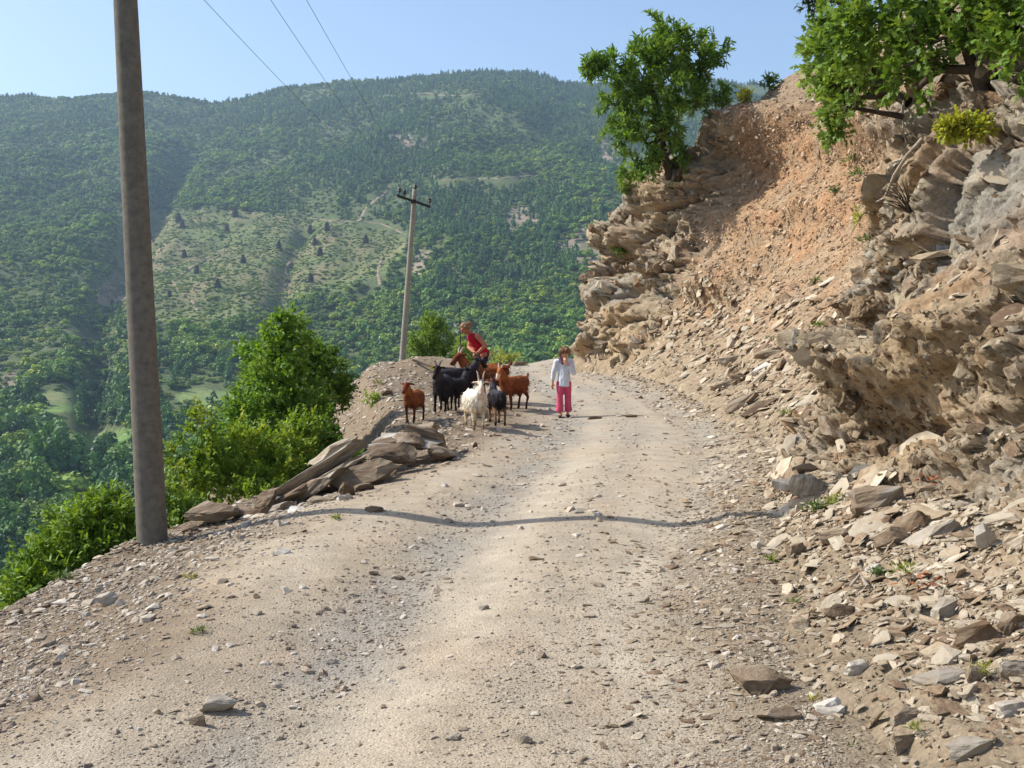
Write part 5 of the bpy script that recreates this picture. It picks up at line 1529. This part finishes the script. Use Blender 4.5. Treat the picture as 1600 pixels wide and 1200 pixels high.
def goat(label, px, feet, heading, height_px, cols, head_yaw=0.0, head_pitch=0.0, seed=0, horn='horn', hornlen=0.13, tail_up=1.0, graze=0.0, ear_tag=False, fat=1.0, loc=None):
    """cols: dict body, back, legs, face, belly (linear rgb)"""
    p = loc if loc is not None else on_ground(px, feet)
    sc = height_px * p.y / FPX / 0.90
    root = tag(empty('goat', p, heading), label, 'goat', 'goats on the road')
    root.scale = (sc,) * 3
    rr = random.Random(seed)
    j = lambda a: rr.uniform(-a, a)
    yw = 0.92 * fat
    C = []
    def T(x, z, r): return ((x, 0, z), (r, r * yw, r))
    tor = [T(0.25, .525, .150), T(0.12, .505, .168), T(-.06, .495, .176), T(-.22, .515, .160), T(-.32, .545, .125)]
    for a, b in zip(tor[:-1], tor[1:]): C.append((a[0], a[1], b[0], b[1], 'body'))
    C.append(((0.02, 0, .62), .05, (-.25, 0, .64), .05, 'back'))
    nb, nt = Vector((.30, 0, .58)), Vector((.43, 0, .79 - graze))
    C.append((nb, (.12, .088, .12), nt, (.068, .056, .068), 'neck'))
    C.append(((.30, 0, .46), (.09, .08, .09), (.33, 0, .62), (.09, .075, .09), 'body'))
    Rh = Matrix.Rotation(head_yaw, 3, 'Z') @ Matrix.Rotation(head_pitch, 3, 'Y')
    h = lambda x, y, z: nt + Rh @ Vector((x, y, z))
    C.append((h(-.01, 0, .03), (.066, .056, .066), h(.10, 0, -.02), (.052, .044, .05), 'face'))
    C.append((h(.10, 0, -.025), (.05, .040, .05), h(.205, 0, -.085), (.034, .030, .034), 'muzzle'))
    C.append((h(.12, 0, -.085), .022, h(.19, 0, -.115), .02, 'muzzle'))
    C.append((h(.14, 0, -.12), .014, h(.12, 0, -.17), .006, 'face'))                     # beard
    for s in (-1, 1):
        C.append((h(-.01, s * .05, .045), .02, h(-.035, s * .115, .04), (.026, .018, .022), 'ear'))
        C.append((h(-.035, s * .115, .04), (.026, .018, .022), h(-.05, s * .165, .02), .008, 'ear'))
        dx = j(.05)
        C.append(((.23, s * .085, .50), (.075, .05, .09), (.235 + dx * .3, s * .092, .30), .037, 'body'))
        C.append(((.235 + dx * .3, s * .092, .30), .035, (.235 + dx, s * .088, .085), .021, 'legs'))
        C.append(((.235 + dx, s * .088, .085), .023, (.25 + dx, s * .088, .022), .027, 'hoof'))
        dx = j(.05)
        C.append(((-.26, s * .075, .53), (.12, .06, .12), (-.21, s * .095, .37), (.07, .048, .06), 'body'))
        C.append(((-.21, s * .095, .37), (.06, .045, .055), (-.345 + dx * .4, s * .095, .255), .031, 'legs'))
        C.append(((-.345 + dx * .4, s * .095, .255), .030, (-.325 + dx, s * .09, .085), .021, 'legs'))
        C.append(((-.325 + dx, s * .09, .085), .023, (-.31 + dx, s * .09, .022), .027, 'hoof'))
    C.append(((-.40, 0, .60), .030, (-.455, 0, .60 + .07 * tail_up), .026, 'tail'))
    C.append(((-.455, 0, .60 + .07 * tail_up), .026, (-.475, 0, .60 + .14 * tail_up), .010, 'tail'))
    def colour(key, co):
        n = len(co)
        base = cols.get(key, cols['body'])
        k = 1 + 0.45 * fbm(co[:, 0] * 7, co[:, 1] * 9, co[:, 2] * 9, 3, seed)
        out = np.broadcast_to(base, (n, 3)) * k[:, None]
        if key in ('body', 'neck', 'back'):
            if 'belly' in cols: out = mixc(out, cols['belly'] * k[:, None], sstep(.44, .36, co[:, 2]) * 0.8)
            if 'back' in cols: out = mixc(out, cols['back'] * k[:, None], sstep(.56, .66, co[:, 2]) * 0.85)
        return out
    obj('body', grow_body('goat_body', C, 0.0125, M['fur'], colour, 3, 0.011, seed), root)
    coat = root.children[0].data                                  # shaggy hair over the back and flanks
    nv_ = len(coat.vertices)
    co = np.empty(nv_ * 3, np.float32); coat.vertices.foreach_get('co', co); co = co.reshape(-1, 3).astype(float)
    no = np.empty(nv_ * 3, np.float32); coat.vertices.foreach_get('normal', no); no = no.reshape(-1, 3).astype(float)
    cv = np.empty(nv_ * 4, np.float32); coat.color_attributes['Col'].data.foreach_get('color', cv); cv = cv.reshape(-1, 4)[:, :3].astype(float)
    rg = np.random.default_rng(seed + 50)
    ok = np.where((co[:, 2] > .33) & (co[:, 2] < .74) & (co[:, 0] < .40))[0]
    kk_ = rg.choice(ok, 1500)
    dr = unit(no[kk_] * 0.45 + np.array([-0.35, 0, -0.8]) + rg.normal(0, .25, (1500, 3)))
    sd_ = unit(np.cross(dr, no[kk_])) * 0.007
    ln_ = rg.uniform(.03, .075, (1500, 1)) * (1 + 0.6 * sstep(.5, .38, co[kk_, 2]))[:, None]
    hv_ = np.stack([co[kk_] - sd_, co[kk_] + sd_, co[kk_] + dr * ln_ + no[kk_] * .004], 1).reshape(-1, 3)
    hc_ = np.repeat(np.clip(cv[kk_] * rg.uniform(.6, 1.5, (1500, 1)), 0, 1), 3, 0)
    ho = obj('coat', mesh_np('coat', hv_, np.arange(4500).reshape(-1, 3), M['fur'], False, hc_), root); ho['kind'] = 'stuff'
    for s in (-1, 1):
        path = [h(-.005, s * .032, .075), h(-.02, s * .04, .075 + hornlen * .45), h(-.055, s * .055, .075 + hornlen * .85), h(-.10, s * .075, .075 + hornlen)]
        vs, fs = tube(path, [.018, .016, .011, .004], 8)
        obj('horn', raw_mesh('horn', vs, fs, M[horn]), root)
        e = h(.055, s * .047, .022)
        vs, fs = tube([e + Vector((0, 0, -.012)), e, e + Vector((0, 0, .012))], [.004, .011, .004], 8)
        obj('eye', raw_mesh('eye', vs, fs, M['eye']), root)
    if ear_tag:
        s = ear_tag
        a = h(-.03, s * .125, .035)
        vs = [a + Vector(v) for v in ((.02, -.025, -.03), (.02, .025, -.03), (.02, .025, .03), (.02, -.025, .03), (.026, -.025, -.03), (.026, .025, -.03), (.026, .025, .03), (.026, -.025, .03))]
        obj('ear_tag', raw_mesh('ear_tag', vs, [(0, 1, 2, 3), (7, 6, 5, 4), (0, 4, 5, 1), (1, 5, 6, 2), (2, 6, 7, 3), (3, 7, 4, 0)], M['eartag'], False), root)
    return root

BR, DBR = srgb(130, 72, 40), srgb(92, 44, 22)
BK, WH = srgb(46, 41, 42), srgb(232, 222, 204)
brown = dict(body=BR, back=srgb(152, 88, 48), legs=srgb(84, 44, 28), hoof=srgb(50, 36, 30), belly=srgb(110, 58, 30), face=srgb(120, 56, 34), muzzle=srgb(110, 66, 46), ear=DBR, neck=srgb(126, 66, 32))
black = dict(body=BK, back=srgb(66, 62, 66), legs=srgb(26, 22, 22), hoof=srgb(24, 20, 20), face=srgb(28, 24, 24), muzzle=srgb(40, 34, 32), ear=srgb(24, 20, 20))  # back painted lighter to give the black coat highlights
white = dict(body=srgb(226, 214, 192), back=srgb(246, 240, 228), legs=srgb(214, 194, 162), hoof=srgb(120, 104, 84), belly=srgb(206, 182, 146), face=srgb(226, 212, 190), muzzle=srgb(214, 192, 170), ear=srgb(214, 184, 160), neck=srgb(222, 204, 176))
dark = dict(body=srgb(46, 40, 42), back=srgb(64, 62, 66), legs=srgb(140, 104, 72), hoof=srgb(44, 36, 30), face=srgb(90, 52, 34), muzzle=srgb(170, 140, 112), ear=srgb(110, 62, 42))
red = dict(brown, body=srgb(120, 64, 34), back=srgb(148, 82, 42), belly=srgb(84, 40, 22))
sock = dict(brown)
goat('brown goat with small pale horns standing farthest left', 647, 659, R(-104), 66, brown, R(-8), R(10), 1, 'horn', 0.07, -0.6)
goat('black goat with yellow ear tag facing the camera beside the left brown goat', 692, 643, R(-98), 76, black, R(-12), R(12), 2, 'darkhorn', 0.09, -0.6, ear_tag=-1)
goat('black goat seen from behind in the middle of the herd', 716, 640, R(68), 66, dict(black, legs=srgb(40, 30, 26), belly=srgb(70, 50, 36)), R(20), R(10), 3, 'darkhorn', 0.10, -0.7)
goat('black goat half hidden behind the other black goats', 716, 628, R(28), 72, black, R(10), R(5), 4, 'darkhorn', 0.10, -0.7)
goat('large red-brown goat standing side-on under the bending person', 757, 628, R(180), 80, red, R(40), R(8), 5, 'horn', 0.10, 0.9)
goat('white horned goat at the front of the herd', 742, 669, R(-74), 80, white, R(-14), R(16), 6, 'horn', 0.15, 0.6, fat=1.2)
goat('dark grey goat with pale legs seen from behind beside the white goat', 776, 663, R(102), 72, dark, R(-30), R(30), 7, 'darkhorn', 0.08, -0.8)
goat('chestnut goat with white-striped face at the right of the herd', 803, 640, R(-128), 70, dict(brown, muzzle=srgb(206, 180, 150), face=srgb(168, 100, 56)), R(14), R(14), 8, 'horn', 0.07, 1.0)

# ---------------------------------------------------------------- people
def hand(wrist, direction, normal, size=1.0, curl=0.5, thumb=1):
    """palm, four unequal fingers with a knuckle bend and a thumb from the side of the palm"""
    w, d, n = Vector(wrist), Vector(direction).normalized(), Vector(normal).normalized()
    s = d.cross(n).normalized()
    C = [(w, (.020 * size,) * 3, w + d * .07 * size, (.026 * size,) * 3, 'skin'), (w + d * .035 * size + s * .016 * size, .014 * size, w + d * .075 * size + s * .022 * size, .013 * size, 'skin'),
         (w + d * .035 * size - s * .016 * size, .014 * size, w + d * .075 * size - s * .022 * size, .013 * size, 'skin')]
    for i, ln in enumerate((.062, .072, .068, .052)):
        o = (i - 1.5) * .0165
        a = w + d * .078 * size + s * o * size
        b = a + (d * math.cos(curl * .6) + n * math.sin(curl * .6) + s * o * 3).normalized() * ln * .55 * size
        c = b + (d * math.cos(curl * 1.6) + n * math.sin(curl * 1.6)).normalized() * ln * .5 * size
        C += [(a, .0088 * size, b, .008 * size, 'skin'), (b, .008 * size, c, .006 * size, 'skin')]
    a = w + d * .02 * size - s * thumb * .02 * size
    b = a + (d * .6 - s * thumb * .8 + n * .3).normalized() * .04 * size
    c = b + (d * .9 - s * thumb * .2 + n * .4).normalized() * .032 * size
    C += [(a, .012 * size, b, .0095 * size, 'skin'), (b, .0095 * size, c, .007 * size, 'skin')]
    return C

def head(c, f, up, r):
    """head of half-height r*1.25: c centre, f facing; returns limbs of the head and a frame"""
    f = Vector(f).normalized(); s = f.cross(Vector(up)).normalized(); u = s.cross(f)
    q = lambda a, b, d: Vector(c) + (s * a + f * b + u * d) * r
    C = [(q(0, -.12, .22), (r * .80, r * .86, r * .84), q(0, .08, -.25), (r * .70, r * .72, r * .70), 'skin'),
         (q(0, .22, -.45), r * .52, q(0, .42, -.82), r * .30, 'skin'),                 # jaw, chin
         (q(0, .78, .12), r * .10, q(0, .98, -.22), r * .14, 'skin'),                   # nose
         (q(-.36, .66, .20), r * .14, q(.36, .66, .20), r * .14, 'skin'),               # brow
         (q(-.34, .58, -.22), r * .2, q(.34, .58, -.22), r * .2, 'skin')]
    for k in (-1, 1): C.append((q(k * .80, -.05, .10), r * .15, q(k * .80, 0, -.22), r * .10, 'skin'))
    return C, q, s, f, u

def face_parts(root, q, s, f, u, r):
    for k in (-1, 1):
        e = q(k * .32, .74, .04)
        vs, fs = tube([e - s * r * .13, e, e + s * r * .13], [r * .03, r * .085, r * .03], 8)
        obj('eye', raw_mesh('eye', vs, fs, M['eye']), root)
        b = q(k * .33, .80, .24)
        vs, fs = tube([b - s * r * .18, b + u * r * .04, b + s * r * .18], [r * .03, r * .05, r * .03], 6)
        obj('eyebrow', raw_mesh('eyebrow', vs, fs, M['brow']), root)
    m_ = q(0, .80, -.46)
    vs, fs = tube([m_ - s * r * .22, m_ + f * r * .04, m_ + s * r * .22], [r * .02, r * .06, r * .02], 6)
    obj('mouth', raw_mesh('mouth', vs, fs, M['lips']), root)
M['brow'] = mat_plain('eyebrow_hair', srgb(70, 50, 36), 0.8, 0.2, 30, 0, 0.001)
M['lips'] = mat_plain('lips', srgb(150, 78, 70), 0.5, 0.1, 30, 0, 0.001)
SK, SK2 = srgb(196, 142, 112), srgb(176, 112, 82)
plainc = lambda c, sd=0: (lambda key, co: np.broadcast_to(c, (len(co), 3)) * (1 + 0.10 * fbm(co[:, 0] * 14, co[:, 1] * 14, co[:, 2] * 14, 2, sd))[:, None])

# girl in white shirt and pink trousers, hand to her chin
gp = on_ground(881, 652)
gs = 112 * gp.y / FPX / 1.25
girl = tag(empty('person', gp), 'girl in white shirt and flared pink trousers, hand held to her chin', 'person')
girl.scale = (gs,) * 3
hc = Vector((.012, -.035, 1.125))
HC, q, s_, f_, u_ = head(hc, (-.10, -1, -.38), (0, 0, 1), .092)
shl, shr = Vector((-.125, 0, .965)), Vector((.125, 0, .965))
el_l, wr_l = Vector((-.185, .01, .77)), Vector((-.20, -.03, .60))
el_r, wr_r = Vector((.165, -.07, .775)), Vector((.045, -.165, .955))
CB = HC + [((0, .0, .98), .045, (.006, -.015, 1.06), .042, 'skin'), (shl, .045, el_l, .034, 'skin'), (el_l, .034, wr_l, .022, 'skin'), (shr, .045, el_r, .034, 'skin'), (el_r, .034, wr_r, .022, 'skin'),
           ((0, 0, .68), (.10, .075, .1), (0, 0, .95), (.10, .07, .08), 'skin')]
CB += hand(wr_l, (-.1, -.1, -1), (.5, -.8, .2), .82, .5, 1) + hand(wr_r, (-.45, .12, .75), (-.2, .9, .3), .82, .9, -1)
for k, dy in ((-1, -.05), (1, .03)):
    CB += [((k * .06, 0, .60), .07, (k * .068, dy * .5, .33), .045, 'skin'), ((k * .068, dy * .5, .33), .044, (k * .065, dy, .075), .026, 'skin'), ((k * .065, dy, .06), .028, (k * .075, dy - .10, .028), .026, 'skin')]
obj('body', grow_body('girl_body', CB, 0.0062, M['skin'], plainc(SK), 2), girl)
face_parts(girl, q, s_, f_, u_, .092)
SHc = [((0, 0, .94), (.115, .082, .07), (0, 0, .74), (.112, .088, .08), 'c'), ((0, 0, .74), (.112, .088, .08), (0, -.005, .555), (.134, .105, .03), 'c'), (shl, .058, shr, .058, 'c'),
       (shl, .052, el_l, .044, 'c'), (el_l, .044, el_l.lerp(wr_l, .6), .041, 'c'), (shr, .052, el_r, .045, 'c'), (el_r, .045, el_r.lerp(wr_r, .65), .040, 'c'), ((-.07, -.02, 1.0), .035, (.07, -.02, 1.0), .035, 'c')]
obj('shirt', grow_body('shirt', SHc, 0.010, M['cloth'], plainc(srgb(206, 209, 215)), 2, 0.010, 5), girl)
TRc = [((0, 0, .63), (.125, .09, .05), (0, 0, .56), (.125, .088, .06), 'c')]
for k, dy in ((-1, -.05), (1, .03)):
    TRc += [((k * .058, 0, .58), (.082, .085, .08), (k * .072, dy * .5, .34), (.056, .06, .06), 'c'), ((k * .072, dy * .5, .34), (.056, .06, .06), (k * .078, dy, .115), (.068, .075, .022), 'c')]
obj('trousers', grow_body('trousers', TRc, 0.010, M['cloth'], plainc(srgb(200, 84, 112)), 2, 0.010, 6), girl)
for k, dy in ((-1, -.05), (1, .03)):
    obj('shoe', grow_body('shoe', [((k * .065, dy + .02, .035), (.034, .036, .034), (k * .076, dy - .11, .028), (.036, .04, .026), 'c')], 0.008, M['cloth'], plainc(srgb(78, 62, 54)), 2), girl)
HAIR = [(q(0, -.25, .32), (.088, .090, .082), q(0, -.42, -.25), (.080, .070, .075), 'c'), (q(-.5, .25, .62), .045, q(.5, .25, .62), .045, 'c'), (q(-.78, .05, .35), .032, q(-.82, -.2, -.45), .026, 'c'), (q(.78, .05, .35), .036, q(.86, -.15, -.55), .032, 'c'),
        (q(-.2, .55, .78), .028, q(-.7, .45, .35), .020, 'c'), (q(.2, .5, .8), .032, q(.75, .4, .3), .022, 'c'), (q(0, -.6, .1), .06, q(.1, -.75, -.7), .04, 'c')]
obj('hair', grow_body('hair', HAIR, 0.008, M['hair'], plainc(srgb(112, 82, 56)), 1, 0.022, 7), girl)
sca = [((-.075, -.085, 1.035), .030, (-.045, -.115, .965), .030, 'c'), ((-.045, -.115, .965), .028, (-.03, -.12, .93), .014, 'c'), ((-.09, -.06, 1.04), .02, (.03, -.09, 1.03), .016, 'c')]
obj('scarf', grow_body('scarf', sca, 0.007, M['cloth'], lambda key, co: mixc(np.broadcast_to(srgb(84, 44, 58), (len(co), 3)), srgb(170, 150, 160), (np.sin(co[:, 0] * 260) > 0.3) * 0.7), 2), girl)

# person bending forward behind the goats
pp = P(755, 560, 20.6); pp.z = float(ground_z(pp.x, pp.y))
per = tag(empty('person', pp), 'person in red sleeveless top and dark shorts bending over the goats', 'person')
hip = Vector((0, 0, .93)); chest = Vector((-.17, -.05, 1.20)); neck = Vector((-.275, -.09, 1.345)); hc = Vector((-.36, -.14, 1.43))
HC, q, s_, f_, u_ = head(hc, (-.72, -.42, -.62), (-.35, 0, 1), .102)
sA, sB = Vector((-.10, -.20, 1.27)), Vector((-.235, .12, 1.295))
eA, wA = Vector((.045, -.235, 1.10)), Vector((-.085, -.32, .965))
eB, wB = Vector((-.285, .06, 1.05)), Vector((-.165, -.17, .955))
CB = HC + [(chest + Vector((-.06, -.02, .10)), .06, neck, .052, 'skin'), (neck, .052, hc, .055, 'skin'), (sA, .055, eA, .042, 'skin'), (eA, .042, wA, .027, 'skin'), (sB, .055, eB, .042, 'skin'), (eB, .042, wB, .027, 'skin'),
           (hip, (.13, .13, .1), chest, (.12, .14, .1), 'skin'), (sA, .06, sB, .06, 'skin')]
CB += hand(wA, (-.6, -.2, -.6), (-.3, .9, -.1), 1.0, .9, 1) + hand(wB, (-.2, -.5, -.8), (.8, .2, .2), 1.0, .9, -1)
for k in (-1, 1):
    CB += [((.01, k * .09, .90), .09, (-.03, k * .10, .50), .062, 'skin'), ((-.03, k * .10, .50), .058, (.02, k * .10, .09), .036, 'skin'), ((.02, k * .10, .06), .036, (-.13, k * .115, .03), .03, 'skin')]
obj('body', grow_body('person_body', CB, 0.0072, M['skin'], plainc(SK2), 2), per)
face_parts(per, q, s_, f_, u_, .102)
up_ = (chest - hip).normalized()
TOP = [(hip + Vector((.0, 0, .0)), (.145, .16, .06), hip + up_ * .18, (.125, .15, .09), 'c'), (hip + up_ * .18, (.125, .15, .09), chest + up_ * .06, (.125, .155, .085), 'c'),
       (chest + Vector((-.02, -.11, .06)), .05, Vector((-.155, -.135, 1.305)), .036, 'c'), (chest + Vector((-.04, .08, .07)), .05, Vector((-.24, .075, 1.32)), .036, 'c')]
obj('tank_top', grow_body('tank_top', TOP, 0.010, M['cloth'], plainc(srgb(172, 28, 42)), 2, 0.010, 9), per)
SHO = [((0, 0, .93), (.15, .16, .05), (0, 0, .84), (.15, .17, .07), 'c')]
for k in (-1, 1): SHO += [((.01, k * .085, .86), (.105, .095, .08), (-.02, k * .105, .60), (.098, .092, .03), 'c')]
obj('shorts', grow_body('shorts', SHO, 0.011, M['cloth'], lambda key, co: mixc(np.broadcast_to(srgb(52, 50, 60), (len(co), 3)), srgb(196, 194, 196), sstep(.42, .55, fbm(co[:, 0] * 16, co[:, 1] * 16, co[:, 2] * 7, 2, 44))), 2, 0.008, 10), per)
for k in (-1, 1):
    obj('shoe', grow_body('shoe', [((.03, k * .10, .045), .045, (-.14, k * .115, .035), (.05, .045, .034), 'c')], 0.01, M['cloth'], plainc(srgb(60, 52, 48)), 2), per)
HAIR = [(q(0, -.34, .30), (.094, .094, .086), q(0, -.48, -.1), (.086, .083, .078), 'c'), (q(-.45, .12, .58), .04, q(.45, .12, .58), .04, 'c'), (q(0, -.85, .25), .055, q(0, -1.35, .15), .05, 'c'), (q(0, -1.35, .15), .05, q(.1, -1.75, -.25), .028, 'c'), (q(-.78, .1, .3), .03, q(-.8, -.2, -.3), .026, 'c'), (q(.78, .1, .3), .03, q(.8, -.2, -.3), .026, 'c')]
obj('hair', grow_body('hair', HAIR, 0.009, M['hair'], plainc(srgb(132, 100, 70)), 1, 0.013, 11), per)

# ================================================================== AIR
hm, hnt, hout = new_mat('haze')
pv = N(hnt, 'ShaderNodeVolumePrincipled')
pv.inputs['Color'].default_value = (0.55, 0.76, 1.0, 1)
pv.inputs['Density'].default_value = 0.00015
pv.inputs['Anisotropy'].default_value = 0.2
hnt.links.new(pv.outputs[0], hout.inputs['Volume'])
hx0, hx1, hy0, hy1, hz0, hz1 = -3200, 2600, -60, 3600, -140, 640
hv = [(x, y, z) for z in (hz0, hz1) for y in (hy0, hy1) for x in (hx0, hx1)]
hf = [(0, 2, 3, 1), (4, 5, 7, 6), (0, 1, 5, 4), (2, 6, 7, 3), (0, 4, 6, 2), (1, 3, 7, 5)]
haze = tag(obj('haze', raw_mesh('haze', hv, hf, hm, False)), 'thin blue summer haze in the valley air', 'haze', None, 'stuff')
